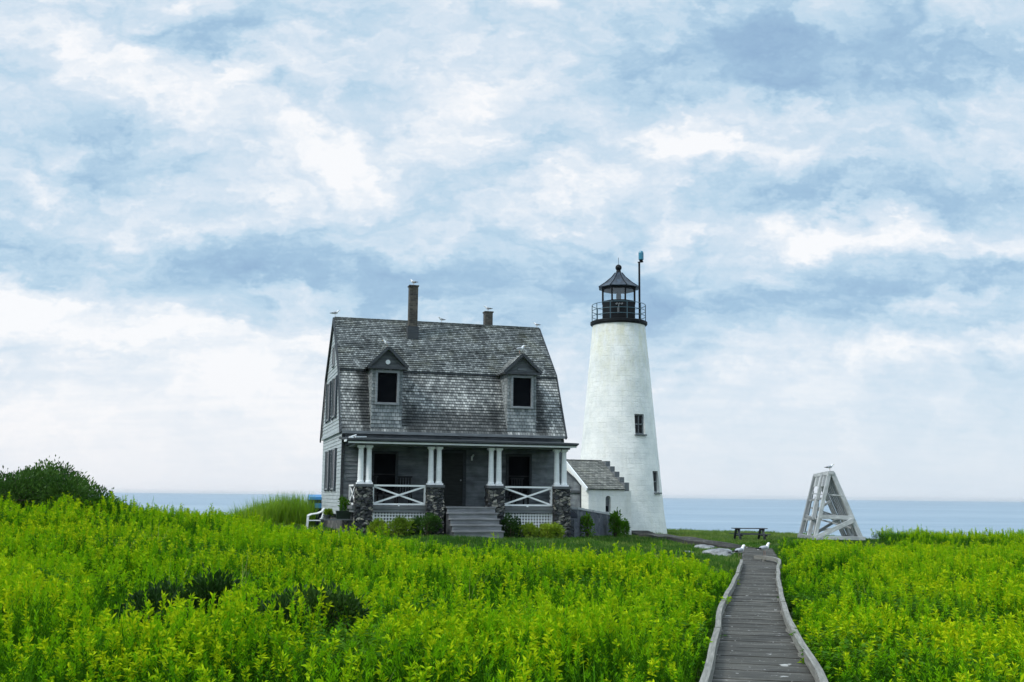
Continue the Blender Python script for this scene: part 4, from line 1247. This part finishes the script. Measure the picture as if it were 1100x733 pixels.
M['twig'] = m_wood('twig_bark', (.04,.03,.02), (.09,.07,.05), 5, 3)
M['leaf_dark'] = m_leaf('leaf_dark', (.012,.04,.006), (.032,.09,.012), (.09,.18,.03), 1.2, .25, .45)
M['leaf_deep'] = m_leaf('leaf_deep', (.008,.028,.005), (.018,.055,.009), (.045,.1,.015), 1.2, .2, .45)
M['leaf_lime'] = m_leaf('leaf_lime', (.07,.14,.012), (.16,.27,.02), (.32,.42,.04), 1.2, .35, .5)
M['leaf_mid'] = m_leaf('leaf_mid', (.02,.075,.005), (.05,.15,.008), (.12,.25,.015), 1.2, .3, .7, .04)

def bush(name, loc, rx, ry, rz, nleaf, L, seed, matl, label, cat='bush', group=None, lumps=9):
    mb, tw = bush_mesh(rx, ry, rz, nleaf, L, seed, lumps)
    o = empty(name, loc, 0, label, cat, group)
    mb.build('crown', M[matl], o); tw.build('stems', M['twig'], o)
    return o
def on(x, y, dz=0): return (x, y, ground_z(x, y)+dz)
bush('bush', on(-12.2,28.6,-.1), 1.8, 1.7, 1.38, 17000, .105, 3, 'leaf_dark', 'big rounded dark green bush on the rise at the left edge', 'bush', None, 18)
bush('bush', on(-14.2,29.2,-.15), 2.0, 1.7, 1.08, 12000, .105, 5, 'leaf_dark', 'lower dark green bush cut off by the left edge', 'bush', None, 16)
bush('bush', on(-11.25,28.3,-.15), 1.15, 1.0, .85, 6000, .1, 6, 'leaf_mid', 'small bush sloping off the right side of the big dark bush', 'bush', None, 12)
bush('bush', on(-3.7,12.5,-.05), 1.0, .6, .92, 5200, .085, 8, 'leaf_deep', 'dark low bush sunk in the meadow, left of its pair', 'bush', 'dark low bushes in the left meadow', 8)
bush('bush', on(-2.35,12.3,-.05), .9, .55, .82, 4400, .085, 9, 'leaf_deep', 'dark low bush sunk in the meadow, right of its pair', 'bush', 'dark low bushes in the left meadow', 8)
bush('bush', on(-3.2,20.5,.0), 1.5, .55, .66, 2600, .1, 12, 'leaf_mid', 'low mid green bush in the meadow in front of the porch steps', 'bush', None, 8)
# planting along the porch
def hon(x, y): p = hw(x, y, 0); return (p.x, p.y, ground_z(p.x, p.y)-.03)
bush('shrub', hon(1.0,-2.6), .42, .28, .42, 1300, .1, 21, 'leaf_lime', 'low lime green shrub beside the leftmost stone pier', 'shrub', 'low shrubs along the porch')
bush('shrub', hon(1.75,-2.6), .5, .3, .52, 1500, .1, 22, 'leaf_lime', 'low lime green shrub under the left lattice', 'shrub', 'low shrubs along the porch')
bush('shrub', hon(2.62,-2.65), .56, .38, .7, 2200, .09, 23, 'leaf_dark', 'dark green shrub left of the porch steps', 'shrub', 'low shrubs along the porch')
bush('shrub', hon(5.66,-2.75), .36, .34, .74, 1800, .09, 24, 'leaf_deep', 'dark upright shrub right of the porch steps', 'shrub', 'low shrubs along the porch')
for i, (x, lb) in enumerate(((6.25, 'lime green leafy clump next to the dark upright shrub'), (6.85, 'lime green leafy clump in the middle of the right lattice'), (7.45, 'lime green leafy clump before the rightmost stone pier'))):
    bush('hosta', hon(x,-2.7), .4, .3, .42, 900, .14, 31+i, 'leaf_lime', lb, 'plant', 'lime green clumps along the porch', 6)
bush('shrub', on(3.05,42.6,.05), .36, .3, .8, 520, .12, 41, 'leaf_mid', 'loose green shrub against the near part of the stone wall', 'shrub', 'shrubs by the stone wall', 5)
bush('shrub', on(4.55,47.3,.0), .45, .38, 1.12, 800, .14, 42, 'leaf_mid', 'tall leafy shrub rising above the stone wall in front of the niche', 'shrub', 'shrubs by the stone wall', 7)
bush('shrub', on(5.15,50.2,-.03), .34, .34, .78, 900, .13, 43, 'leaf_mid', 'small leafy shrub at the far end of the stone wall', 'shrub', 'shrubs by the stone wall', 5)

def planters():
    p = hw(-.25, -.75, 0); z = ground_z(p.x, p.y)
    o = empty('plant_bench', (p.x, p.y, z), HA, 'low grey plank bench holding pots at the left house corner', 'bench')
    t = MB(); t.box(-.55,.62,-.16,.16,.5,.545); t.build('seat', M['trim_grey'], o)
    for s_ in (-.45, .5):
        l = MB(); l.box(s_-.05, s_+.05, -.14, .14, -.05, .5); l.build('leg', M['trim_dark'], o)
    q = hw(.02, -.75, z+.545)
    b = empty('planter_box', q, HA, 'dark green planter box with a leafy plant on the plank bench', 'planter')
    m_ = MB(); m_.hexa([V(c) for c in ((-.22,-.11,0),(.22,-.11,0),(.22,.11,0),(-.22,.11,0),(-.26,-.14,.28),(.26,-.14,.28),(.26,.14,.28),(-.26,.14,.28))]); m_.build('box', M['pot'], b)
    mb, tw = bush_mesh(.2,.12,.5,420,.09,51,5,.25); mb.build('foliage', M['leaf_mid'], b)
    q = hw(-.55, -.75, z+.545)
    b = empty('flower_pot', q, HA, 'small pot with a round lime green plant on the plank bench', 'plant pot')
    m_ = MB(); m_.lathe([(.09,0),(.13,.12),(.14,.12),(.14,.14)], 14); m_.build('pot', M['darkcap'], b)
    mb, tw = bush_mesh(.2,.2,.22,380,.09,52,5,.1); mb.build('foliage', M['leaf_lime'], b)
planters()

# ------------------------------------------------------------------ meadow, reeds and lawn: uncountable plants
KINDS = bpy.data.collections.new('plant_kinds')   # source plants for the scatter, not linked into the scene
def kind_obj(name, mb, mats):
    o = mb.build(name, mats); COL.objects.unlink(o); return o

def stem_plant(seed, nst, hmin, hmax, tip, lit_young, nleaf=58):
    """a clump of upright shoots thick with leaves; the paler tops hold new growth and light put into the colour, some end in a plume"""
    rng = random.Random(seed); random.seed(seed); mb = MB()
    for s_ in range(nst):
        a = s_*6.283/nst + rng.uniform(-.5, .5); r_ = rng.uniform(.02, .14); h = rng.uniform(hmin, hmax)*(1 if s_ else 1.12)
        b = V((r_*math.cos(a), r_*math.sin(a), 0)); lean = V((math.cos(a), math.sin(a), 0))*rng.uniform(.0,.14)*h
        P = lambda t: b + lean*t*t + V((0,0,h*t))
        i = len(mb.v); w = .004
        mb.v += [P(0)+V((w,0,0)), P(0)-V((w,0,0)), P(.5)-V((w,0,0)), P(.5)+V((w,0,0)), P(1)]
        mb.f.append((i,i+1,i+2,i+3)); mb.m.append(0); mb.uv.append([(0,0)]*4); mb.f.append((i+3,i+2,i+4)); mb.m.append(0); mb.uv.append([(0,0)]*3)
        for k in range(nleaf):
            t = .3 + .7*(k/nleaf)**.85; az = k*2.4 + rng.uniform(-.5,.5)
            el = .4 + .7*t*t + rng.uniform(-.35,.25)
            d = V((math.cos(az)*math.cos(el), math.sin(az)*math.cos(el), math.sin(el)))
            L = (.07*(1-.4*t*t))*rng.uniform(.7,1.3)
            leaf(mb, P(t), d, L, L*.25, True, 1 if t > lit_young + rng.uniform(-.08,.08) else 0)
        if rng.random() < tip:
            top = P(1)
            for k in range(22):
                az = rng.uniform(0, 6.28); el = rng.uniform(.0,1.2); d = V((math.cos(az)*math.cos(el), math.sin(az)*math.cos(el), math.sin(el)))
                leaf(mb, top - V((0,0,rng.uniform(-.02,.14))), d, rng.uniform(.04,.08), .018, False, 2)
    return mb

M['meadow_leaf'] = m_leaf('meadow_leaf', (.008,.042,.002), (.032,.13,.003), (.09,.25,.004), .24, .24, .7, .04)  # dark older leaves, with the shade low between shoots put into them
M['meadow_lit_young'] = m_leaf('meadow_lit_young_leaf', (.06,.22,.002), (.16,.4,.003), (.3,.52,.004), .24, .3, .7, .04)  # pale new growth, with the light on the tips put into its colour
M['meadow_tip'] = m_leaf('meadow_bloom', (.22,.44,.004), (.34,.5,.005), (.48,.56,.006), .3, .25, .7, .04)
M['lawn_blade'] = m_leaf('lawn_blade', (.02,.07,.008), (.045,.13,.012), (.09,.19,.02), .5, .35, .5)
M['lawn_pale'] = m_leaf('sea_grass', (.06,.13,.02), (.12,.21,.035), (.24,.29,.07), .5, .35, .5)
M['reed_leaf'] = m_leaf('reed_blade', (.08,.19,.01), (.17,.32,.015), (.3,.44,.04), .6, .4, .5)

def blades(seed, n, hmin, hmax, spread, w):
    rng = random.Random(seed); mb = MB()
    for k in range(n):
        a = rng.uniform(0,6.28); r_ = spread*math.sqrt(rng.random()); h = rng.uniform(hmin,hmax); az = rng.uniform(0,6.28)
        b = V((r_*math.cos(a), r_*math.sin(a), 0)); ln = V((math.cos(az), math.sin(az), 0)); sd = V((-ln.y, ln.x, 0))*w/2
        m_ = b + ln*h*.12 + V((0,0,h*.6)); t = b + ln*h*rng.uniform(.2,.5) + V((0,0,h))
        i = len(mb.v); mb.v += [b+sd, b-sd, m_-sd*.8, m_+sd*.8, t]
        mb.f.append((i,i+1,i+2,i+3)); mb.m.append(0); mb.uv.append([(0,0)]*4); mb.f.append((i+3,i+2,i+4)); mb.m.append(0); mb.uv.append([(0,0)]*3)
    return mb
kinds_m = [kind_obj('meadow_plant', stem_plant(100+i, 3 + i % 3, .4+.05*(i%3), .68+.03*(i%4), (.1,.5,.2,.1,.85,.3,0,.7)[i], (.8,.72,.76,.86,.66,.74,.95,.7)[i]), [M['meadow_leaf'], M['meadow_lit_young'], M['meadow_tip']]) for i in range(8)]
M['straw'] = m_leaf('straw_blade', (.14,.2,.03), (.26,.29,.07), (.4,.38,.16), .5, .3, .6)
M['grass_blade'] = m_leaf('grass_blade', (.02,.1,.002), (.06,.2,.004), (.14,.32,.01), .5, .3, .7, .05)
def broad_plant(seed):
    rng = random.Random(seed); random.seed(seed); mb = MB()
    for s_ in range(7):
        a = s_*.9 + rng.uniform(-.3,.3); h = rng.uniform(.35,.6)
        for k in range(16):
            t = .3+.7*k/16; az = rng.uniform(0,6.28); el = rng.uniform(-.1,.7); r_ = .05+.2*t
            p = V((math.cos(a)*r_, math.sin(a)*r_, h*t))
            leaf(mb, p, V((math.cos(az)*math.cos(el), math.sin(az)*math.cos(el), math.sin(el))), rng.uniform(.06,.1), .045, True)
    return mb
kinds_m.append(kind_obj('meadow_grass', blades(131, 20, .45, .85, .16, .011), [M['grass_blade']]))
kinds_m.append(kind_obj('meadow_straw', blades(132, 7, .6, .95, .12, .009), [M['straw']]))
kinds_m.append(kind_obj('meadow_broadleaf', broad_plant(133), [M['leaf_mid']]))

kinds_g = [kind_obj('grass_tuft', blades(200+i, 26, .05, .12, .16, .012), M['lawn_blade']) for i in range(4)]
kinds_s = [kind_obj('sea_grass_tuft', blades(220+i, 26, .06, .15, .2, .014), M['lawn_pale']) for i in range(4)]
kinds_r = [kind_obj('reed_tuft', blades(240+i, 22, .7, 1.15, .2, .022), M['reed_leaf']) for i in range(4)]

def scatter(name, pts, kinds, label):
    """pts: (x, y, z, rz, tilt, scale, idx)"""
    me = bpy.data.meshes.new(name); me.from_pydata([p[:3] for p in pts], [], [])
    a = me.attributes.new('rot', 'FLOAT_VECTOR', 'POINT'); a.data.foreach_set('vector', [c for p in pts for c in (p[4][0], p[4][1], p[3])])
    a = me.attributes.new('scl', 'FLOAT_VECTOR', 'POINT'); a.data.foreach_set('vector', [c for p in pts for c in p[5]])
    a = me.attributes.new('idx', 'INT', 'POINT'); order = sorted(range(len(kinds)), key=lambda i: kinds[i].name); rank = {k: i for i, k in enumerate(order)}   # the node sorts its sources by name
    a.data.foreach_set('value', [rank[p[6]] for p in pts])
    o = bpy.data.objects.new(name, me); COL.objects.link(o)
    col = bpy.data.collections.new(name + '_kinds')
    for k in kinds: col.objects.link(k)
    ng = bpy.data.node_groups.new(name, 'GeometryNodeTree')
    ng.interface.new_socket('Geometry', in_out='INPUT', socket_type='NodeSocketGeometry'); ng.interface.new_socket('Geometry', in_out='OUTPUT', socket_type='NodeSocketGeometry')
    N = ng.nodes.new; gi, go = N('NodeGroupInput'), N('NodeGroupOutput')
    ci = N('GeometryNodeCollectionInfo'); ci.inputs['Collection'].default_value = col; ci.inputs['Separate Children'].default_value = True; ci.inputs['Reset Children'].default_value = True
    ip = N('GeometryNodeInstanceOnPoints'); ip.inputs['Pick Instance'].default_value = True
    def att(nm, typ):
        q = N('GeometryNodeInputNamedAttribute'); q.data_type = typ; q.inputs['Name'].default_value = nm; return q.outputs['Attribute']
    er = N('FunctionNodeEulerToRotation'); L = ng.links.new
    L(gi.outputs[0], ip.inputs['Points']); L(ci.outputs[0], ip.inputs['Instance']); L(att('idx','INT'), ip.inputs['Instance Index'])
    L(att('rot','FLOAT_VECTOR'), er.inputs[0]); L(er.outputs[0], ip.inputs['Rotation']); L(att('scl','FLOAT_VECTOR'), ip.inputs['Scale'])
    L(ip.outputs[0], go.inputs[0])
    md = o.modifiers.new('scatter', 'NODES'); md.node_group = ng
    tag(o, label, None, None, 'stuff'); return o

random.seed(11)
def in_view(x, y, m=3.5): return abs(x) < .5*y + m
def house_local(x, y):
    dx, dy = x-HX, y-HY; return dx*math.cos(HA)+dy*math.sin(HA), -dx*math.sin(HA)+dy*math.cos(HA)
def near_walk(x, y, m):
    if y > 39.2: return False
    return bl(y)-m < x < br_(y)+m
def front_edge(x): return lerp_poly([(-22,41),(-13,40.2),(-10.5,38.5),(-8.6,35.5),(-7,32.6),(-2,31),(2,29.8),(4,28.2),(5.3,26.8),(6,26.)], x)
DARK = [(-3.7,12.2,1.0,.62),(-2.35,12.1,.8,.5),(-3.2,20.5,1.4,.5)]
def in_meadow(x, y):
    if near_walk(x, y, .17): return False
    if x > br_(min(y,38.7)) - .3:                           # right of the boardwalk
        if 12.6 < x < 15.1 and 45.7 < y < 48.8: return False
        lim = lerp_poly([(8.5,33),(9.6,38.5),(11,40.5),(12,41.5),(15.2,42.5),(15.9,46),(16.3,49),(19,50),(26,51)], x)
        return y < lim
    for a, b, rx, ry in DARK:
        if ((x-a)/rx)**2 + ((y-b)/ry)**2 < (.8 if random.random() < .85 else .1): return False
    return y < front_edge(x) + .5*mnoise.noise((x*.7, 3, 0))
def hfac(x, y):
    n = mnoise.noise((x*.3, y*.3, 5.)) ; n2 = mnoise.noise((x*1.25, y*1.25, 9.)); n3 = mnoise.noise((x*2.6, y*2.6, 2.))
    n4 = mnoise.noise((x*.62, y*.62, 21.)); h = 1 + .2*n + .24*n4 + .26*n2 + .14*n3; h = min(h, 1.24)
    if x < bl(min(max(y,-2),38.6)):
        h *= 1 - .4*sm(-7, -.5, y-front_edge(x))*sm(-9, -5, x)          # lower where the meadow meets the lawn
    d = min(abs(x-bl(y)), abs(x-br_(y))) if y < 38 else 9
    if x > br_(min(max(y,-2),38.7)):
        h *= 1 - .3*sm(31, 36, y)*sm(16.5, 14.5, x) - .14*sm(34, 39, y)*sm(14.5, 16.5, x)
    return max(.32, h) * (.6 + .4*sm(.1, 1.3, d))
pts = []
y = 3.6
while y < 52:
    step = .165 if y < 14 else .2 if y < 25 else .26
    xw = .5*y+3.2; x = -xw
    while x < xw:
        px_, py_ = x+random.uniform(-.5,.5)*step, y+random.uniform(-.5,.5)*step
        x += step
        if not in_meadow(px_, py_): continue
        if py_ < 8 and math.hypot(px_, py_) < 3.5: continue
        h = hfac(px_, py_)*random.uniform(.82,1.16)
        yl = mnoise.noise((px_*.33, py_*.33, 1.7))
        idx = random.choice((4,1,7,2,5)) if yl + random.uniform(-.45,.45) > .22 else random.choice((0,3,6,5,2))
        if yl < -.12 and random.random() < .6: idx = 6
        q = random.random()
        if q < .06: idx = 8
        elif q < .064: idx = 9
        elif mnoise.noise((px_*.4, py_*.4, 31.)) > .2 and q < .65: idx = 10
        pts.append((px_, py_, ground_z(px_, py_)-.02, random.uniform(0,6.28), (random.uniform(-.14,.14), random.uniform(-.14,.14)), (random.uniform(.9,1.15),)*2 + (h,), idx))
    y += step
NM = len(pts)
scatter('meadow_plants', pts, kinds_m, 'dense bright yellow green meadow of leafy flowering stems')

pts = []
for i in range(520):
    x = random.uniform(-13.6,-7.9); y = random.uniform(43.6,47.2)
    hx, hy = house_local(x, y)
    if hx > -.45 or (abs(x+8.05) < .6 and y > 44.9): continue
    hh = .5+.75*sm(-12.8,-9.2,x)
    pts.append((x, y, ground_z(x,y)-.03, random.uniform(0,6.28), (random.uniform(-.12,.12), random.uniform(-.12,.12)), (1,1,hh*random.uniform(.8,1.15)), random.randrange(4)))
scatter('reeds', pts, kinds_r, 'tall pale green reeds left of the house')

pts = []; pts2 = []
y = 24.
while y < 80:
    step = .2 if y < 44 else .27 if y < 60 else .42
    xw = .5*y+1; x = -xw
    while x < xw:
        px_, py_ = x+random.uniform(-.5,.5)*step, y+random.uniform(-.5,.5)*step; x += step
        if px_ < -15 and py_ > 40: continue
        if px_ > 24 or in_meadow(px_, py_) or near_walk(px_, py_, .02): continue
        hx, hy = house_local(px_, py_)
        if -.1 < hx < 8.6 and -2.2 < hy < 7.2: continue
        if 3.3 < hx < 5.2 and -3.6 < hy < -2: continue
        if hy > 7.5 and px_ < 1.5 and py_ > 48: continue
        if (px_-TX)**2+(py_-TY)**2 < 2.5**2: continue
        if py_ > 38.3 and abs(px_-lerp_poly([(38.3,8.4),(39.9,7.75),(42,7.25),(45,6.95),(49,6.85),(52.5,6.6),(54.4,6.4)], py_)) < .5 and py_ < 54.5: continue
        if 11.9 < px_ < 14.5 and 58.2 < py_ < 61: continue
        z = ground_z(px_, py_)
        if z < -1.2: continue
        wild = mnoise.noise((px_*.5, py_*.5, 3)) 
        s_ = 1 + .5*max(0, wild)
        far = sm(48, 58, py_)
        tgt, = (pts2 if random.random() < .12+.75*far else pts),
        s_ *= 1+.35*far
        tgt.append((px_, py_, z-.01, random.uniform(0,6.28), (random.uniform(-.15,.15), random.uniform(-.15,.15)), (1.3,1.3,s_*random.uniform(.7,1.3)), random.randrange(4)))
    y += step
scatter('lawn_grass', pts, kinds_g, 'short dark green mown grass around the house and boardwalk end')
scatter('sea_grass', pts2, kinds_s, 'pale rough grass on the bluff before the sea')
print('plants', NM, len(pts), len(pts2))

# ------------------------------------------------------------------ world, sun
SUN_EL, SUN_AZ = R(46), R(-118)   # azimuth from +y (north), negative = to the left (west)
def build_world():
    w = bpy.data.worlds.new('World'); S.world = w; w.use_nodes = True
    t = NT(w)
    tc = t.n('ShaderNodeTexCoord'); d = tc.outputs['Generated']
    sky = t.n('ShaderNodeTexSky', sky_type='NISHITA'); sky.sun_disc = False; sky.sun_elevation = SUN_EL; sky.sun_rotation = SUN_AZ
    sky.air_density = 1.; sky.dust_density = 1.5
    sp = t.n('ShaderNodeSeparateXYZ'); t.l(d, sp.inputs[0])
    X, Y, Z = sp.outputs
    # directions flattened onto the cloud deck overhead
    zc = t.math('MAXIMUM', Z, 0.)
    den = t.math('ADD', zc, .16)
    cu = t.math('DIVIDE', X, den); cv = t.math('DIVIDE', Y, den)
    cb = t.n('ShaderNodeCombineXYZ'); t.l(cu, cb.inputs[0]); t.l(cv, cb.inputs[1])
    deck = cb.outputs[0]
    # slope coordinates (tangents of bearing and height) used to place the big cloud banks
    yy = t.math('MAXIMUM', Y, .08)
    u = t.math('DIVIDE', X, yy); v = t.math('DIVIDE', Z, yy)
    cb2 = t.n('ShaderNodeCombineXYZ'); t.l(u, cb2.inputs[0]); t.l(v, cb2.inputs[1])
    uv = cb2.outputs[0]
    wn = t.noise(t.map(uv, (4.5, 7.5, 1), (.3,.1,0)), 1., 6, .64, True)
    wv = t.vmath('SUBTRACT', wn, (.5,.5,.5))
    uvw = t.vmath('MULTIPLY_ADD', wv, (.2,.13,0), uv)
    def px(x, y): return ((x-550)/1150*(1+.05*(1-y/530)), (532.8+.0101*(x-550)-y)/1150*(1+.05*(1-y/530)))
    # (x, y, half width, half height, strength) of pale (+) and dark (-) banks, measured off the horizon
    B = [(70,55,120,45,.55),(150,95,150,38,.38),(290,95,60,40,.42),(385,150,75,35,.6),(300,150,120,30,.3),(435,192,60,26,.5),(240,200,90,20,.2),
         (525,75,70,40,.5),(600,30,80,30,.12),(480,110,50,25,.2),(700,150,85,32,.55),(740,165,80,18,.3),(640,200,70,24,.4),(890,128,90,20,.34),(1080,135,70,28,.4),
         (1010,240,75,20,.5),(900,262,120,20,.45),(1080,262,60,22,.45),(760,240,50,20,.3),(30,215,45,18,.4),(190,245,120,16,.38),(330,225,90,16,.3),(560,215,50,20,.2),
         (1050,330,80,20,.2),(800,408,120,13,.3),(1020,398,90,16,.34),
         (60,345,110,26,.4),(200,370,130,26,.4),(60,440,360,75,.4),(330,440,220,60,.3),(700,440,260,60,.12),(1000,450,260,60,.08),
         (225,55,90,26,-.5),(290,100,36,16,-.2),(60,150,90,30,-.28),(110,188,130,16,-.4),(150,285,190,34,-.32),(400,300,200,34,-.3),(310,108,26,20,-.3),
         (800,60,170,60,-.5),(980,75,150,55,-.46),(640,50,70,50,-.2),(985,210,110,26,-.5),(900,205,90,22,-.35),(1075,205,60,22,-.3),
         (900,335,200,36,-.4),(650,320,160,30,-.3),(1060,300,80,18,-.15),(760,370,130,16,-.2),(540,260,90,18,-.22),(450,140,24,16,-.25),(560,150,50,22,-.3),(1000,150,60,20,-.1)]
    acc = None
    for x, y, sx, sy, s_ in B:
        a, b = px(x, y); kx, ky = 1150/sx, 1150/sy
        q = t.vmath('MULTIPLY_ADD', uvw, (kx, ky, 0), (-a*kx, -b*ky, 0))
        e = t.math('POWER', .36788, t.vmath('DOT_PRODUCT', q, q))
        acc = t.math('MULTIPLY', e, s_) if acc is None else t.math('MULTIPLY_ADD', e, s_, acc)
    front = t.remap(Y, .1, .5, 0, 1)
    acc = t.math('MULTIPLY', acc, t.math('MULTIPLY', front, .8))
    n1 = t.noise(t.map(deck, (1.0, 1.7, 1), (2.2,.4,0), (0,0,R(8))), 1.2, 6, .58)
    n2 = t.noise(t.map(deck, (1.0, 2.2, 1), (5.2,.9,0), (0,0,R(-6))), 3.4, 5, .6)
    n3 = t.noise(t.map(uvw, (7., 13, 1)), 1., 7, .62)
    f = t.math('ADD', t.math('MULTIPLY', t.math('SUBTRACT', n1, .5), .5), t.math('MULTIPLY', t.math('SUBTRACT', n2, .5), .45))
    f = t.math('ADD', f, t.math('MULTIPLY', t.math('SUBTRACT', n3, .5), .62))
    # light catches the upper edge of each puff and leaves the foot grey
    off = t.vmath('ADD', uvw, (.006, -.016, 0))
    n3b = t.noise(t.map(off, (7., 13, 1)), 1., 7, .62)
    f = t.math('ADD', f, t.math('MULTIPLY', t.math('SUBTRACT', n3, n3b), -.8))
    n4 = t.noise(t.map(uvw, (16, 30, 1), (3,1,0)), 1., 4, .6)
    n4b = t.noise(t.map(off, (16, 30, 1), (3,1,0)), 1., 4, .6)
    f = t.math('ADD', f, t.math('MULTIPLY', t.math('SUBTRACT', n4, n4b), -.12))
    # rounded heads on the banks
    vo = t.n('ShaderNodeTexVoronoi', feature='SMOOTH_F1', voronoi_dimensions='2D'); t.l(t.map(t.vmath('MULTIPLY_ADD', wv, (.1,.07,0), uvw), (8, 15, 1), (1.3,.4,0)), vo.inputs['Vector'])
    vo.inputs['Scale'].default_value = 1.; vo.inputs['Detail'].default_value = 3; vo.inputs['Roughness'].default_value = .55; vo.inputs['Smoothness'].default_value = .6
    f = t.math('ADD', f, t.math('MULTIPLY', t.math('SUBTRACT', .8, vo.outputs['Distance']), .55))
    low = t.remap(Z, .0, .13, .3, 1.)                       # far clouds merge towards the horizon
    f = t.math('MULTIPLY', f, low)
    f = t.math('ADD', t.math('ADD', f, acc), .43)
    cl = t.ramp(t.remap(f, -.42, .98, 0, 1), [(0., g(140,172,206)), (.32, g(163,195,221)), (.5, g(188,214,233)), (.72, g(217,230,242)), (.95, g(250,251,253))])
    # pale air low down over the sea
    hz = t.remap(Z, .0, .17, .72, 0.)
    side = t.remap(u, -.4, .5, 0, 1)
    hc = t.mix(side, g(246,245,249), g(224,233,243))
    cl = t.mix(hz, cl, hc)
    b1 = t.n('ShaderNodeBackground'); t.l(sky.outputs[0], b1.inputs[0]); b1.inputs[1].default_value = .08
    b2 = t.n('ShaderNodeBackground'); t.l(cl, b2.inputs[0])
    # an overcast deck is brighter towards the zenith than near the horizon
    t.l(t.remap(Z, .47, .85, .68, 1.55), b2.inputs[1])
    mx = t.n('ShaderNodeMixShader'); mx.inputs[0].default_value = .93
    t.l(b1.outputs[0], mx.inputs[1]); t.l(b2.outputs[0], mx.inputs[2])
    o = t.n('ShaderNodeOutputWorld'); t.l(mx.outputs[0], o.inputs[0])
    for nd in t.t.nodes:
        if nd.type == 'TEX_NOISE': nd.noise_dimensions = '2D'
    w.cycles.sampling_method = 'NONE'

build_world()
sd = bpy.data.lights.new('sun', 'SUN'); so = bpy.data.objects.new('sun', sd); COL.objects.link(so)
sd.energy = 1.5; sd.angle = R(14); sd.color = (1, .96, .9)
dirv = V((math.sin(SUN_AZ)*math.cos(SUN_EL), math.cos(SUN_AZ)*math.cos(SUN_EL)*1., math.sin(SUN_EL)))
so.rotation_euler = dirv.to_track_quat('Z', 'Y').to_euler(); so.location = (-30, -12, 40)

def build_haze():
    mb = MB(); h = 15900
    mb.box(-h, h, -h, h, -8.5, 17.5)
    m = bpy.data.materials.new('sea_air'); m.use_nodes = True; t = NT(m)
    v = t.n('ShaderNodeVolumePrincipled'); v.inputs['Color'].default_value = (.93, .96, 1, 1); v.inputs['Density'].default_value = HAZE; v.inputs['Anisotropy'].default_value = .2
    o = t.n('ShaderNodeOutputMaterial'); t.l(v.outputs[0], o.inputs['Volume'])
    tag(mb.build('haze', m), 'thin pale sea air paling the horizon', None, None, 'stuff')
HAZE = 7e-5
build_haze()
S.view_settings.view_transform = 'Standard'; S.view_settings.look = 'None'; S.view_settings.gamma = 1; S.view_settings.use_curve_mapping = False
S.view_settings.exposure = 0.62
S.cycles.max_bounces = 6; S.cycles.diffuse_bounces = 3; S.cycles.transparent_max_bounces = 12
S.cycles.use_denoising = True
S.cycles.use_adaptive_sampling = True; S.cycles.adaptive_threshold = .02
